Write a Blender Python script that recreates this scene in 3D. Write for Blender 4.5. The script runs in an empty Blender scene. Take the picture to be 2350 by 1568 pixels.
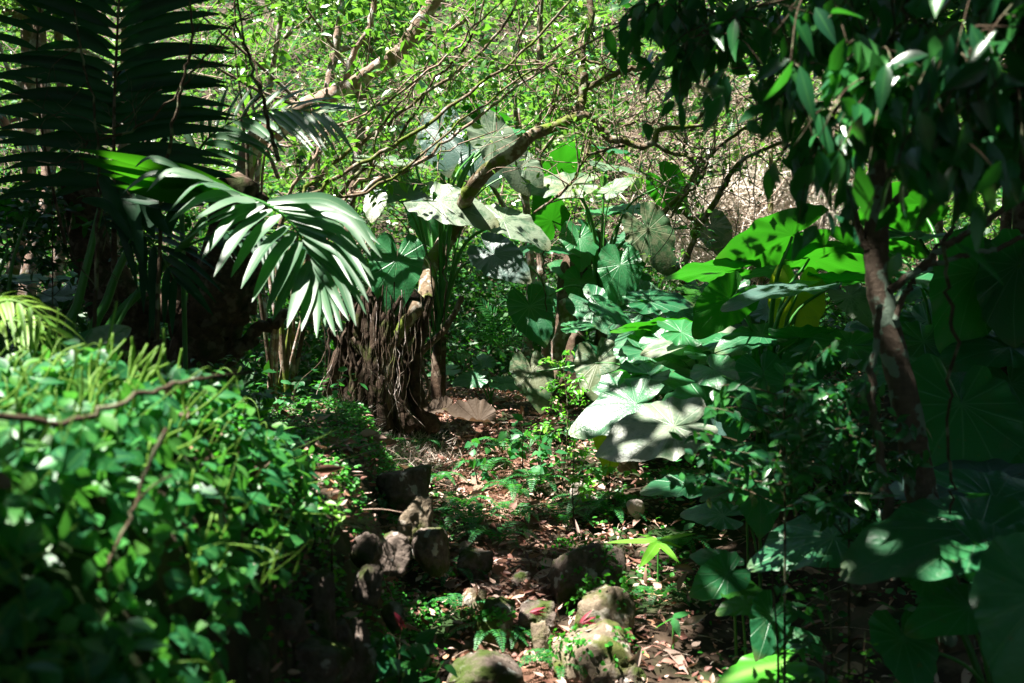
import bpy, math, random
import numpy as np
from mathutils import Vector, noise
rng = np.random.default_rng(11); random.seed(5)
SC = bpy.context.scene
# ------------------------------------------------------------------ camera, sky, sun, exposure
EYE = np.array([0.0, 0.0, 1.5]); F = 2285.0           # focal length in photo pixels (35 mm lens)
cam_d = bpy.data.cameras.new('camera'); cam = bpy.data.objects.new('camera', cam_d); SC.collection.objects.link(cam)
cam.location = EYE; cam.rotation_euler = (math.radians(90), 0, 0)
cam_d.lens = 35; cam_d.sensor_width = 36; cam_d.clip_end = 300; cam_d.clip_start = 0.05
cam_d.dof.use_dof = True; cam_d.dof.focus_distance = 7.0; cam_d.dof.aperture_fstop = 2.8
SC.camera = cam
SUN = np.array([-0.36, -0.17, 0.92]); SUN /= np.linalg.norm(SUN)
sun_d = bpy.data.lights.new('sun', 'SUN'); sun = bpy.data.objects.new('sun', sun_d); SC.collection.objects.link(sun)
sun_d.energy = 5.0; sun_d.angle = math.radians(0.53); sun_d.color = (1.0, 0.95, 0.86)
sun.rotation_euler = Vector(SUN).to_track_quat('Z', 'Y').to_euler(); sun.location = (-6, -3, 14)
W = bpy.data.worlds.new('World'); SC.world = W; W.use_nodes = True
_t = W.node_tree; _bg = _t.nodes['Background']; _sk = _t.nodes.new('ShaderNodeTexSky')
_sk.sky_type = 'NISHITA'; _sk.sun_disc = False
_sk.sun_elevation = math.asin(SUN[2]); _sk.sun_rotation = math.atan2(SUN[0], SUN[1])
_t.links.new(_sk.outputs[0], _bg.inputs[0]); _bg.inputs[1].default_value = 0.05
SC.view_settings.view_transform = 'Standard'; SC.view_settings.look = 'None'
SC.view_settings.exposure = 2.25; SC.view_settings.gamma = 1.0
SC.cycles.max_bounces = 6; SC.cycles.diffuse_bounces = 3; SC.cycles.glossy_bounces = 2
SC.cycles.transmission_bounces = 4; SC.cycles.transparent_max_bounces = 2
SC.cycles.caustics_reflective = False; SC.cycles.caustics_refractive = False
SC.cycles.sample_clamp_indirect = 3.0

# ------------------------------------------------------------------ helpers
def P(px, py, d):
    """photo pixel + distance -> point"""
    return np.array([(px - 1175) / F * d, d, 1.5 - (py - 784) / F * d])
def Pz(pts, d):
    out = []
    for p in pts:
        out.append(P(p[0], p[1], p[2] if len(p) > 2 else d))
    return np.array(out)
def nrm(v):
    v = np.asarray(v, float); n = np.linalg.norm(v, axis=-1, keepdims=True); return v / np.maximum(n, 1e-9)
def sm(t):
    t = np.clip(t, 0, 1); return t * t * (3 - 2 * t)

class MB:
    def __init__(s): s.v = []; s.f = []; s.r = []; s.u = []; s.n = 0
    def add(s, v, f, r=0.5, uv=None):
        v = np.asarray(v, np.float32).reshape(-1, 3); f = np.asarray(f, np.int32).reshape(-1, 4)
        s.v.append(v); s.f.append(f + s.n); s.n += len(v)
        s.r.append(np.broadcast_to(np.asarray(r, np.float32), (len(v),)))
        s.u.append(np.zeros((len(v), 2), np.float32) if uv is None else np.asarray(uv, np.float32))
        return s
    def build(s, name, mat, parent=None, smooth=True):
        v = np.concatenate(s.v); f = np.concatenate(s.f); r = np.concatenate(s.r); u = np.concatenate(s.u)
        org = np.zeros(3)
        if parent is None:
            org = np.array([(v[:, 0].min() + v[:, 0].max()) / 2, (v[:, 1].min() + v[:, 1].max()) / 2, v[:, 2].min()])
        else:
            q = parent
            while q is not None: org = org + np.array(q.location); q = q.parent
        me = bpy.data.meshes.new(name)
        me.vertices.add(len(v)); me.vertices.foreach_set('co', (v - org).astype(np.float32).ravel())
        me.loops.add(len(f) * 4); me.loops.foreach_set('vertex_index', f.ravel())
        me.polygons.add(len(f)); me.polygons.foreach_set('loop_start', np.arange(len(f), dtype=np.int32) * 4)
        me.polygons.foreach_set('use_smooth', np.full(len(f), smooth))
        a = me.attributes.new('rnd', 'FLOAT', 'POINT'); a.data.foreach_set('value', r.astype(np.float32))
        b = me.attributes.new('luv', 'FLOAT2', 'POINT'); b.data.foreach_set('vector', u.ravel())
        me.update(calc_edges=True); me.materials.append(mat)
        o = bpy.data.objects.new(name, me); SC.collection.objects.link(o)
        if parent is not None: o.parent = parent
        else: o.location = org
        return o
def tag(o, label=None, cat=None, group=None, kind=None):
    if label: o['label'] = label
    if cat: o['category'] = cat
    if group: o['group'] = group
    if kind: o['kind'] = kind
    return o
def empty(name, loc, label, cat, group=None):
    o = bpy.data.objects.new(name, None); SC.collection.objects.link(o); o.location = [float(c) for c in loc]
    o.empty_display_size = 0.1
    return tag(o, label, cat, group)

def spline(pts, per=6):
    p = np.asarray(pts, float); n = len(p)
    if n == 2: return np.array([p[0] * (1 - t) + p[1] * t for t in np.linspace(0, 1, per + 1)])
    q = np.vstack([2 * p[0] - p[1], p, 2 * p[-1] - p[-2]]); out = []
    for i in range(1, n):
        a, b, c, d = q[i - 1], q[i], q[i + 1], q[i + 2]
        for t in np.linspace(0, 1, per, endpoint=False):
            out.append(0.5 * ((2 * b) + (-a + c) * t + (2 * a - 5 * b + 4 * c - d) * t * t + (-a + 3 * b - 3 * c + d) * t ** 3))
    out.append(q[n]); return np.array(out)
def tube(mb, pts, r0, r1=None, seg=8, per=6, lump=0.12, wob=0.0, r=0.5, rad=None, flare=0):
    c = spline(pts, per); n = len(c)
    if r1 is None: r1 = r0
    s = np.linspace(0, 1, n)
    R = r0 + (r1 - r0) * s if rad is None else np.interp(s, np.linspace(0, 1, len(rad)), rad)
    if wob: c = c + rng.normal(0, wob, c.shape) * np.sin(np.pi * s)[:, None]
    T = nrm(np.gradient(c, axis=0)); ref = np.array([0, 0, 1.0]) if abs(T[0][2]) < .9 else np.array([1.0, 0, 0])
    U = nrm(np.cross(T[0], ref)); V = None; vs = []; uv = []
    a = np.linspace(0, 2 * np.pi, seg, endpoint=False); L = 0; ph = rng.random() * 6
    for i in range(n):
        U = nrm(U - T[i] * np.dot(U, T[i])); V = np.cross(T[i], U)
        if i: L += np.linalg.norm(c[i] - c[i - 1])
        k = 1 + lump * (np.sin(2 * a + ph + L * 5) * .6 + np.sin(3 * a - L * 9 + ph) * .4 + rng.normal(0, .25, seg))
        if flare: k = k * (1 + flare * max(0, 1 - s[i] * 4) ** 2 * (1 + .5 * np.sin(5 * a + ph)))
        vs.append(c[i] + (np.cos(a) * k)[:, None] * U * R[i] + (np.sin(a) * k)[:, None] * V * R[i])
        uv.append(np.stack([a / 6.28, np.full(seg, L)], 1))
    vs.append(np.repeat(c[-1:] + T[-1] * R[-1] * .5, seg, 0)); uv.append(uv[-1])
    f = []
    for i in range(n):
        for j in range(seg):
            k = (j + 1) % seg; f.append((i * seg + j, i * seg + k, (i + 1) * seg + k, (i + 1) * seg + j))
    mb.add(np.concatenate(vs), f, r, np.concatenate(uv)); return c

SHAPES = {'ovate': [.06, .75, 1, .8, .42, .02], 'lance': [.1, .7, 1, .9, .6, .02], 'strap': [.35, .9, 1, .95, .7, .04], 'blade': [.2, 1, .95, .8, .5, .02],
          'round': [.2, .9, 1.0, .95, .7, .15]}
def leaves(mb, pos, T, N, L, Wd, k=3, shape='ovate', fold=.25, droop=.15, grav=0.0, r=None, rscale=1.0):
    """n leaves at once; each with a folded midrib and a bend. luv = (side, along)"""
    pos = np.asarray(pos, float).reshape(-1, 3); n = len(pos)
    T = nrm(np.broadcast_to(T, (n, 3))); N = np.broadcast_to(N, (n, 3)).astype(float)
    N = nrm(N - T * (N * T).sum(1, keepdims=True)); B = np.cross(T, N)
    L = np.broadcast_to(L, (n,)).astype(float); Wd = np.broadcast_to(Wd, (n,)).astype(float)
    if r is None: r = rng.random(n)
    r = np.broadcast_to(r, (n,))
    s = np.linspace(0, 1, k + 1); w = np.interp(s, np.linspace(0, 1, 6), SHAPES[shape])
    if k == 2: w = np.array([.08, 1, .03])
    if k == 1:   # a folded diamond
        ss = np.array([0, .45, 1, .45]); sd = np.array([0, 1, 0, -1.0]); ww = np.abs(sd)
        f = np.array([[0, 1, 2, 3]])
    else:
        ss = np.repeat(s, 3); sd = np.tile([-1.0, 0, 1.0], k + 1); ww = np.repeat(w, 3) * np.abs(sd)
        f = []
        for i in range(k):
            for j in (0, 1): f.append((i * 3 + j, i * 3 + j + 1, i * 3 + j + 4, i * 3 + j + 3))
        f = np.array(f)
    h = fold * ww[None, :] * Wd[:, None] * .5 - np.broadcast_to(droop, (n,))[:, None] * L[:, None] * ss[None, :] ** 2
    v = (pos[:, None] + T[:, None] * (L[:, None] * ss[None])[:, :, None] + B[:, None] * (Wd[:, None] * .5 * (np.sign(sd) * ww)[None])[:, :, None]
         + N[:, None] * h[:, :, None])
    if grav: v[:, :, 2] -= grav * L[:, None] * ss[None] ** 2
    nv = len(ss); F_ = (f[None] + (np.arange(n) * nv)[:, None, None]).reshape(-1, 4)
    uv = np.tile(np.stack([sd, ss], 1), (n, 1))
    mb.add(v.reshape(-1, 3), F_, np.repeat(r, nv), uv)
def rvec(n): return nrm(rng.normal(0, 1, (n, 3)))

# ------------------------------------------------------------------ materials
def mat_new(name):
    m = bpy.data.materials.new(name); m.use_nodes = True; nt = m.node_tree
    for x in list(nt.nodes): nt.nodes.remove(x)
    return m, nt, nt.nodes.new, nt.links.new
def ramp(nn, stops):
    r = nn('ShaderNodeValToRGB'); e = r.color_ramp.elements
    while len(e) < len(stops): e.new(.5)
    for i, (p, c) in enumerate(stops): e[i].position = p; e[i].color = (*c, 1)
    return r
def leaf_mat(name, cols, tr=.35, trc=(.12, .40, .02), rough=.38, spec=.5, rib=None, vein=None, blotch=None, bl=(.56, .66)):
    m, nt, nn, lk = mat_new(name); out = nn('ShaderNodeOutputMaterial'); b = nn('ShaderNodeBsdfPrincipled'); t = nn('ShaderNodeBsdfTranslucent'); mx = nn('ShaderNodeMixShader')
    at = nn('ShaderNodeAttribute'); at.attribute_name = 'rnd'
    cr = ramp(nn, [(i / max(1, len(cols) - 1), c) for i, c in enumerate(cols)]); lk(at.outputs['Fac'], cr.inputs[0]); col = cr.outputs[0]
    geo = nn('ShaderNodeNewGeometry')
    uvn = nn('ShaderNodeAttribute'); uvn.attribute_name = 'luv'; sx = nn('ShaderNodeSeparateXYZ'); lk(uvn.outputs['Vector'], sx.inputs[0])
    def mixc(fac, a, c2, amount=1.0):
        x = nn('ShaderNodeMix'); x.data_type = 'RGBA'; 
        if amount != 1.0:
            q = nn('ShaderNodeMath'); q.operation = 'MULTIPLY'; lk(fac, q.inputs[0]); q.inputs[1].default_value = amount; fac = q.outputs[0]
        lk(fac, x.inputs[0]); lk(a, x.inputs[6]); x.inputs[7].default_value = (*c2, 1); return x.outputs[2]
    if blotch:
        tc = nn('ShaderNodeNewGeometry'); nz = nn('ShaderNodeTexNoise'); nz.inputs['Scale'].default_value = 9; nz.inputs['Detail'].default_value = 6; nz.inputs['Roughness'].default_value = .65
        lk(tc.outputs['Position'], nz.inputs['Vector']); mr = nn('ShaderNodeMapRange'); mr.inputs[1].default_value = bl[0]; mr.inputs[2].default_value = bl[1]
        lk(nz.outputs[0], mr.inputs[0]); col = mixc(mr.outputs[0], col, blotch, .8)
    if rib:
        ab = nn('ShaderNodeMath'); ab.operation = 'ABSOLUTE'; lk(sx.outputs[0], ab.inputs[0])
        mr = nn('ShaderNodeMapRange'); mr.inputs[1].default_value = .12; mr.inputs[2].default_value = .03; lk(ab.outputs[0], mr.inputs[0]); col = mixc(mr.outputs[0], col, rib, .7)
    bump = None
    if vein:   # radial veins of the heart shaped leaves: luv holds leaf-plane x, y
        at2 = nn('ShaderNodeMath'); at2.operation = 'ARCTAN2'; lk(sx.outputs[0], at2.inputs[0]); lk(sx.outputs[1], at2.inputs[1])
        q = nn('ShaderNodeMath'); q.operation = 'MULTIPLY'; lk(at2.outputs[0], q.inputs[0]); q.inputs[1].default_value = 14 / 6.28318
        fr = nn('ShaderNodeMath'); fr.operation = 'PINGPONG'; lk(q.outputs[0], fr.inputs[0]); fr.inputs[1].default_value = .5
        ln = nn('ShaderNodeVectorMath'); ln.operation = 'LENGTH'; lk(uvn.outputs['Vector'], ln.inputs[0])
        w = nn('ShaderNodeMath'); w.operation = 'MULTIPLY'; lk(fr.outputs[0], w.inputs[0]); lk(ln.outputs['Value'], w.inputs[1])
        mr = nn('ShaderNodeMapRange'); mr.inputs[1].default_value = .026; mr.inputs[2].default_value = .008; lk(w.outputs[0], mr.inputs[0]); col = mixc(mr.outputs[0], col, vein, .5)
        bp = nn('ShaderNodeBump'); bp.inputs['Strength'].default_value = .45; bp.inputs['Distance'].default_value = .006
        nz2 = nn('ShaderNodeTexNoise'); nz2.inputs['Scale'].default_value = 60; lk(geo.outputs['Position'], nz2.inputs['Vector'])
        hm = nn('ShaderNodeMath'); hm.operation = 'MULTIPLY_ADD'; lk(mr.outputs[0], hm.inputs[0]); hm.inputs[1].default_value = -.9; lk(nz2.outputs[0], hm.inputs[2]); lk(hm.outputs[0], bp.inputs['Height']); lk(bp.outputs[0], b.inputs['Normal'])
        nz3 = nn('ShaderNodeTexNoise'); nz3.inputs['Scale'].default_value = 38; nz3.inputs['Detail'].default_value = 3; lk(geo.outputs['Position'], nz3.inputs['Vector']); m3 = nn('ShaderNodeMapRange'); m3.inputs[1].default_value = .68; m3.inputs[2].default_value = .72; lk(nz3.outputs[0], m3.inputs[0]); col = mixc(m3.outputs[0], col, (.10, .075, .035), .8)
        ed = nn('ShaderNodeMapRange'); ed.inputs[1].default_value = .80; ed.inputs[2].default_value = 1.0; lk(ln.outputs['Value'], ed.inputs[0]); col = mixc(ed.outputs[0], col, (.14, .12, .04), .6)
    lk(col, b.inputs['Base Color']); b.inputs['Roughness'].default_value = rough; b.inputs['Specular IOR Level'].default_value = spec
    # translucency follows the leaf's own colour
    x = nn('ShaderNodeMix'); x.data_type = 'RGBA'; x.inputs[0].default_value = .35; lk(col, x.inputs[7]); x.inputs[6].default_value = (*trc, 1); lk(x.outputs[2], t.inputs[0])
    mx.inputs[0].default_value = tr; lk(b.outputs[0], mx.inputs[1]); lk(t.outputs[0], mx.inputs[2]); lk(mx.outputs[0], out.inputs[0]); return m
def bark_mat(name, c1, c2, patch, moss=None, amt=(.52, .6), scale=14, mossamt=.0, bump=.6, lx=1.0):
    m, nt, nn, lk = mat_new(name); out = nn('ShaderNodeOutputMaterial'); b = nn('ShaderNodeBsdfPrincipled'); g = nn('ShaderNodeNewGeometry')
    mp = nn('ShaderNodeMapping'); mp.inputs['Scale'].default_value = (1, 1, lx); lk(g.outputs['Position'], mp.inputs[0])
    n1 = nn('ShaderNodeTexNoise'); n1.inputs['Scale'].default_value = scale * 2; n1.inputs['Detail'].default_value = 8; n1.inputs['Roughness'].default_value = .7; lk(mp.outputs[0], n1.inputs[0])
    cr = ramp(nn, [(.3, c1), (.7, c2)]); lk(n1.outputs[0], cr.inputs[0]); col = cr.outputs[0]
    def over(col, c, lo, hi, sc, det=4):
        n = nn('ShaderNodeTexNoise'); n.inputs['Scale'].default_value = sc; n.inputs['Detail'].default_value = det; lk(g.outputs['Position'], n.inputs[0])
        mr = nn('ShaderNodeMapRange'); mr.inputs[1].default_value = lo; mr.inputs[2].default_value = hi; lk(n.outputs[0], mr.inputs[0])
        x = nn('ShaderNodeMix'); x.data_type = 'RGBA'; lk(mr.outputs[0], x.inputs[0]); lk(col, x.inputs[6]); x.inputs[7].default_value = (*c, 1); return x.outputs[2]
    col = over(col, patch, amt[0], amt[1], scale)
    if moss: col = over(col, moss, .58 - mossamt, .68 - mossamt, scale * .45, 6)
    bp = nn('ShaderNodeBump'); bp.inputs['Strength'].default_value = bump; bp.inputs['Distance'].default_value = .02; lk(n1.outputs[0], bp.inputs['Height']); lk(bp.outputs[0], b.inputs['Normal'])
    lk(col, b.inputs['Base Color']); b.inputs['Roughness'].default_value = .85; b.inputs['Specular IOR Level'].default_value = .2; lk(b.outputs[0], out.inputs[0]); return m

G = lambda r, g, b: (r, g, b)
M = {}
M['bush'] = leaf_mat('bush_leaf', [G(.010, .085, .032), G(.018, .14, .042), G(.035, .20, .045), G(.08, .22, .03)], .33, (.16, .62, .05), .42, .45, rib=(.10, .30, .08))
M['spike'] = leaf_mat('spike_green', [G(.09, .24, .03), G(.20, .34, .05)], .25, (.35, .6, .06), .5, .3)
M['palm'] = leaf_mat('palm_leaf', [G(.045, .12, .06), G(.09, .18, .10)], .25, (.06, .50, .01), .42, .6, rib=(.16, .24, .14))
M['palmshade'] = leaf_mat('palm_leaf_shaded', [G(.004, .034, .013), G(.007, .052, .018)], .14, (.01, .20, .01), .5, .3)  # palm leaf copy, darkened so the frond looks shaded
M['palmbacklit'] = leaf_mat('palm_leaf_backlit', [G(.015, .09, .01), G(.03, .14, .015)], .42, (.08, .42, .006), .4, .4)  # palm leaf copy with backlight put into its colour and translucency
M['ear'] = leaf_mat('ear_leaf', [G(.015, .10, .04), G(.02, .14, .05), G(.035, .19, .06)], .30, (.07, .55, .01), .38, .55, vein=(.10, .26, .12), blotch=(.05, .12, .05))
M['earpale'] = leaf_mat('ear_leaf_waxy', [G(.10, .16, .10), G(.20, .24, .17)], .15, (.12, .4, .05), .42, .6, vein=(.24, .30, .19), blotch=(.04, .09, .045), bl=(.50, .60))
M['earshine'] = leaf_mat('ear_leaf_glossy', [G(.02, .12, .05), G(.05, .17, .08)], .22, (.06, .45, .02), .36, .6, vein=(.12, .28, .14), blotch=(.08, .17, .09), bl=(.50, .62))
M['earblue'] = leaf_mat('ear_leaf_sky_tint', [G(.035, .085, .07), G(.06, .12, .10)], .2, (.04, .35, .04), .45, .5, vein=(.10, .17, .13), blotch=(.03, .07, .045))  # grey-blue of reflected sky put into the leaf colour
M['earglow'] = leaf_mat('ear_leaf_backlit', [G(.015, .10, .01), G(.03, .15, .012)], .45, (.035, .30, .006), .42, .4, vein=(.02, .12, .01))  # ear leaf copy, glow of light from behind put into its material
M['earyellow'] = leaf_mat('ear_leaf_yellowing', [G(.16, .26, .02), G(.24, .30, .03)], .5, (.55, .75, .02), .5, .4, vein=(.3, .34, .06), blotch=(.05, .18, .03))
M['earold'] = leaf_mat('ear_leaf_old', [G(.06, .11, .04), G(.17, .18, .11)], .2, (.25, .35, .08), .5, .45, vein=(.22, .24, .14), blotch=(.02, .09, .03), bl=(.46, .54))
M['dead'] = leaf_mat('dead_leaf', [G(.04, .028, .02), G(.08, .058, .042), G(.15, .11, .08)], .1, (.4, .2, .1), .7, .2, vein=(.08, .05, .03))  # browns darkened to stand in for shade over the fallen leaf
M['litter'] = leaf_mat('litter_leaf', [G(.06, .022, .016), G(.17, .07, .05), G(.30, .16, .125), G(.54, .40, .34), G(.34, .16, .07)], .08, (.4, .2, .08), .55, .35)
M['cover'] = leaf_mat('cover_leaf', [G(.012, .09, .015), G(.03, .20, .02), G(.06, .30, .03)], .35, (.12, .6, .02), .42, .4)
M['fern'] = leaf_mat('fern_leaf', [G(.015, .10, .035), G(.03, .17, .05), G(.05, .24, .05)], .35, (.10, .55, .03), .45, .4)
M['bright'] = leaf_mat('bright_leaf', [G(.05, .30, .02), G(.09, .40, .03), G(.22, .42, .04)], .45, (.25, .85, .03), .38, .5, rib=(.25, .5, .1))
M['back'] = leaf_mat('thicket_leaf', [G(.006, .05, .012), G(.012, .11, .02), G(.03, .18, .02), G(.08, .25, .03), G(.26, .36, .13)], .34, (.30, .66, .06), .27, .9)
M['backshade'] = leaf_mat('understory_leaf_shaded', [G(.004, .035, .009), G(.009, .07, .015), G(.025, .13, .015)], .25, (.08, .36, .015), .45, .35)  # thicket leaf copy, shade of the low gap put into its colour
M['shrub'] = leaf_mat('shrub_leaf', [G(.010, .075, .015), G(.03, .16, .02), G(.08, .25, .025), G(.20, .32, .06)], .40, (.22, .60, .03), .30, .8, rib=(.2, .4, .05))
M['near'] = leaf_mat('overhang_leaf', [G(.010, .07, .03), G(.017, .11, .035), G(.035, .17, .03)], .28, (.07, .45, .015), .30, .6, rib=(.05, .2, .05))
M['canopy'] = leaf_mat('canopy_leaf', [G(.01, .07, .01), G(.02, .12, .02)], .18, (.10, .4, .02), .5, .3)
M['red'] = leaf_mat('red_leaf', [G(.35, .03, .07), G(.25, .05, .06)], .3, (.6, .1, .1), .5, .4)
M['bark_pale'] = bark_mat('bark_pale', (.20, .13, .095), (.34, .25, .20), (.46, .43, .40), moss=(.10, .13, .03), mossamt=.02)
M['bark_moss'] = bark_mat('bark_moss', (.09, .06, .035), (.20, .15, .10), (.30, .27, .22), moss=(.11, .15, .02), mossamt=.10)
M['bark_dark'] = bark_mat('bark_dark', (.045, .030, .020), (.12, .075, .05), (.16, .12, .09), moss=(.03, .04, .01))
M['bark_root'] = bark_mat('bark_root', (.022, .014, .009), (.07, .045, .03), (.07, .05, .035), moss=(.04, .05, .01))
M['bark_red'] = bark_mat('bark_lichen', (.07, .052, .038), (.16, .12, .09), (.18, .25, .19), amt=(.54, .58), scale=15)
M['twig'] = bark_mat('twig_bark', (.20, .13, .10), (.36, .27, .21), (.42, .36, .30))
M['twigdark'] = bark_mat('twig_dark', (.045, .03, .018), (.10, .07, .045), (.16, .17, .10))
M['root'] = bark_mat('root_bark', (.06, .04, .025), (.15, .11, .075), (.22, .19, .15), moss=(.10, .11, .03))
M['rootpale'] = bark_mat('root_pale', (.38, .30, .26), (.62, .55, .52), (.3, .2, .16))
M['stalk'] = leaf_mat('leaf_stalk', [G(.03, .16, .02), G(.06, .24, .04)], .15, (.1, .5, .02), .4, .5)
M['rock'] = bark_mat('rock_grey', (.065, .05, .04), (.21, .165, .14), (.40, .39, .36), moss=(.05, .075, .015), amt=(.61, .64), scale=13, mossamt=.09, bump=1.0)
M['rockmoss'] = bark_mat('rock_mossy', (.13, .10, .07), (.26, .21, .15), (.40, .36, .30), moss=(.085, .10, .025), amt=(.58, .64), scale=14, mossamt=.08, bump=1.0)
M['rockpale'] = bark_mat('rock_pale', (.30, .24, .21), (.48, .42, .38), (.55, .52, .5), moss=(.12, .14, .04), amt=(.5, .6), scale=8, mossamt=-.02)
M['soil'] = bark_mat('soil', (.015, .011, .007), (.06, .038, .024), (.09, .065, .045), moss=(.015, .035, .008), scale=5, mossamt=.08)
M['pathsoil'] = bark_mat('path_soil', (.06, .028, .018), (.18, .09, .06), (.26, .17, .13), scale=9)

# ------------------------------------------------------------------ terrain
def bushh(x, y):
    a = sm((-.30 - x) / .6); b = sm((y - .3) / 2.2); return .53 + .86 * a * (.35 + .65 * b)
def gz(x, y):
    x = np.asarray(x, float); y = np.asarray(y, float)
    base = .15 + .178 * (np.clip(y, -6, 8.2) - 3.9)
    base = np.where(y > 8.2, .915 + .05 * (y - 8.2), base)
    hill = np.where(y > 11.0, .42 * (y - 11) + .030 * np.clip(y - 11, 0, 12) ** 2, 0)
    z = base + hill
    xw = np.interp(y, [0, 2, 4, 6, 8], [-.45, -.5, -.5, -.75, -1.2])
    tw = sm((xw - x + .12) / .30) * (1 - sm((y - 6.2) / 2.0))
    terr = np.where(y < 3.6, bushh(x, y) - .12, 0) * (1 - sm((y - 2.8) / 1.0)) + (.98 + .03 * np.sin(x * 4)) * sm((y - 2.8) / 1.0)
    z = z * (1 - tw) + np.maximum(terr, z) * tw
    z = z + .30 * sm((x - 1.0) / 2.0) * (1 - sm((y - 9) / 3)) + .25 * sm((-x - 2) / 3) * sm((y - 5) / 2)
    z = z + .03 * np.sin(x * 3.1 + y * 1.7) + .02 * np.sin(x * 7.3 - y * 5.1)
    z = z + .35 * np.sin(x * .35 + 1) * sm((y - 11) / 4)
    return z
xs = np.concatenate([np.linspace(-60, -5, 30)[:-1], np.linspace(-5, 5, 220), np.linspace(5, 60, 30)[1:]])
ys = np.concatenate([np.linspace(-40, -3, 16)[:-1], np.linspace(-3, 12, 300), np.linspace(12, 90, 70)[1:]])
X, Y = np.meshgrid(xs, ys); Z = gz(X, Y)
fine = (np.abs(X) < 5) & (Y > -3) & (Y < 12)
Z = Z + np.where(fine, rng.normal(0, .006, Z.shape), 0)
nx = len(xs); ny = len(ys)
ii = (np.arange(ny - 1)[:, None] * nx + np.arange(nx - 1)[None]).ravel()
mb = MB(); mb.add(np.stack([X, Y, Z], -1).reshape(-1, 3), np.stack([ii, ii + 1, ii + nx + 1, ii + nx], 1))
tag(mb.build('ground', M['soil']), kind='structure')
def path_x(y): return np.interp(y, [2.5, 4, 5.7, 7.6, 9], [0.02, -.04, .0, -.3, -.5])
yy = np.linspace(2.5, 8.6, 120); ww = np.linspace(-1, 1, 14)
PX = path_x(yy)[:, None] + ww[None] * (.26 + .08 * np.sin(yy * 4))[:, None] * np.interp(yy, [2.5, 8, 8.6], [1, 1, .3])[:, None]; PY = np.repeat(yy[:, None], 14, 1)
PZ = gz(PX, PY) + .022 + rng.normal(0, .006, PX.shape) - .03 * np.abs(ww[None]) ** 6
ii = (np.arange(119)[:, None] * 14 + np.arange(13)[None]).ravel()
mb = MB(); mb.add(np.stack([PX, PY, PZ], -1).reshape(-1, 3), np.stack([ii, ii + 1, ii + 15, ii + 14], 1)); tag(mb.build('path', M['pathsoil']), kind='structure')
def ground_at(px, py, dmin=1.2, dmax=11):
    """first hit of a view ray with the ground"""
    d = np.linspace(dmin, dmax, 400); q = EYE[None] + np.stack([(px - 1175) / F * d, d, -(py - 784) / F * d], 1)
    h = np.where(q[:, 2] < gz(q[:, 0], q[:, 1]))[0]
    i = h[0] if len(h) else 399
    return np.array([q[i, 0], q[i, 1], float(gz(q[i, 0], q[i, 1]))])
def proj(p):
    p = np.asarray(p); return 1175 + p[..., 0] / p[..., 1] * F, 784 - (p[..., 2] - 1.5) / p[..., 1] * F
def gnorm(x, y):
    e = .03; return nrm(np.stack([-(gz(x + e, y) - gz(x - e, y)) / (2 * e), -(gz(x, y + e) - gz(x, y - e)) / (2 * e), np.ones_like(x)], -1))
# ------------------------------------------------------------------ unseen crowns, gaps cut to place sun dapples; leaf walls added against sky fill
LIT = []   # (px, py, distance, radius in m, chance that a crown leaf in the way is missing)
def lit(px, py, d, r, p=1.0): LIT.append((P(px, py, d), r, p))
def build_canopy():
    n = 78000
    pos = np.stack([rng.uniform(-9, 8, n), rng.uniform(-4.6, 10.5, n), rng.uniform(6.0, 8.4, n)], 1)
    q = pos + rng.normal(0, .1, pos.shape)
    clump = np.array([noise.noise(Vector((a * .9, b * .9, c * .6))) for a, b, c in q])
    keep = (clump > -.42) & (pos[:, 2] > 1.5 + .37 * pos[:, 1] + .8)
    for c, r, p in LIT:
        v = pos - c; t = v @ SUN; dist = np.linalg.norm(v - t[:, None] * SUN[None], axis=1)
        keep &= ~((dist < r + .12) & (t > 0) & (rng.random(n) < p))
    k2 = 5000   # unseen leaf walls added behind the camera and at both sides to cut skylight
    w = np.stack([rng.uniform(-11, 11, k2), rng.uniform(-9, -6, k2), rng.uniform(0, 7.6, k2)], 1)
    for sx in (-1, 1): w = np.vstack([w, np.stack([sx * rng.uniform(9.3, 12, 9000), rng.uniform(-8, 9.5, 9000), rng.uniform(-.2, 8.5, 9000)], 1)])
    pos = pos[keep]; pos = np.vstack([pos, w]); n = len(pos); T = nrm(rng.normal(0, 1, (n, 3)) * [1, 1, .35]); N = nrm(rng.normal(0, .5, (n, 3)) + [0, 0, 1])
    mb = MB(); leaves(mb, pos, T, N, np.where((pos[:, 1] < -5) | (np.abs(pos[:, 0]) > 9.2), 1.9, 1.0) * rng.uniform(.20, .40, n), np.where((pos[:, 1] < -5) | (np.abs(pos[:, 0]) > 9.2), 2.0, 1.0) * rng.uniform(.13, .23, n), k=2)
    tag(mb.build('unseen_shade_canopy', M['canopy']), 'unseen leafy canopy with gaps cut for sun dapples, plus leaf walls added against skylight', 'canopy', kind='stuff')
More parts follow.
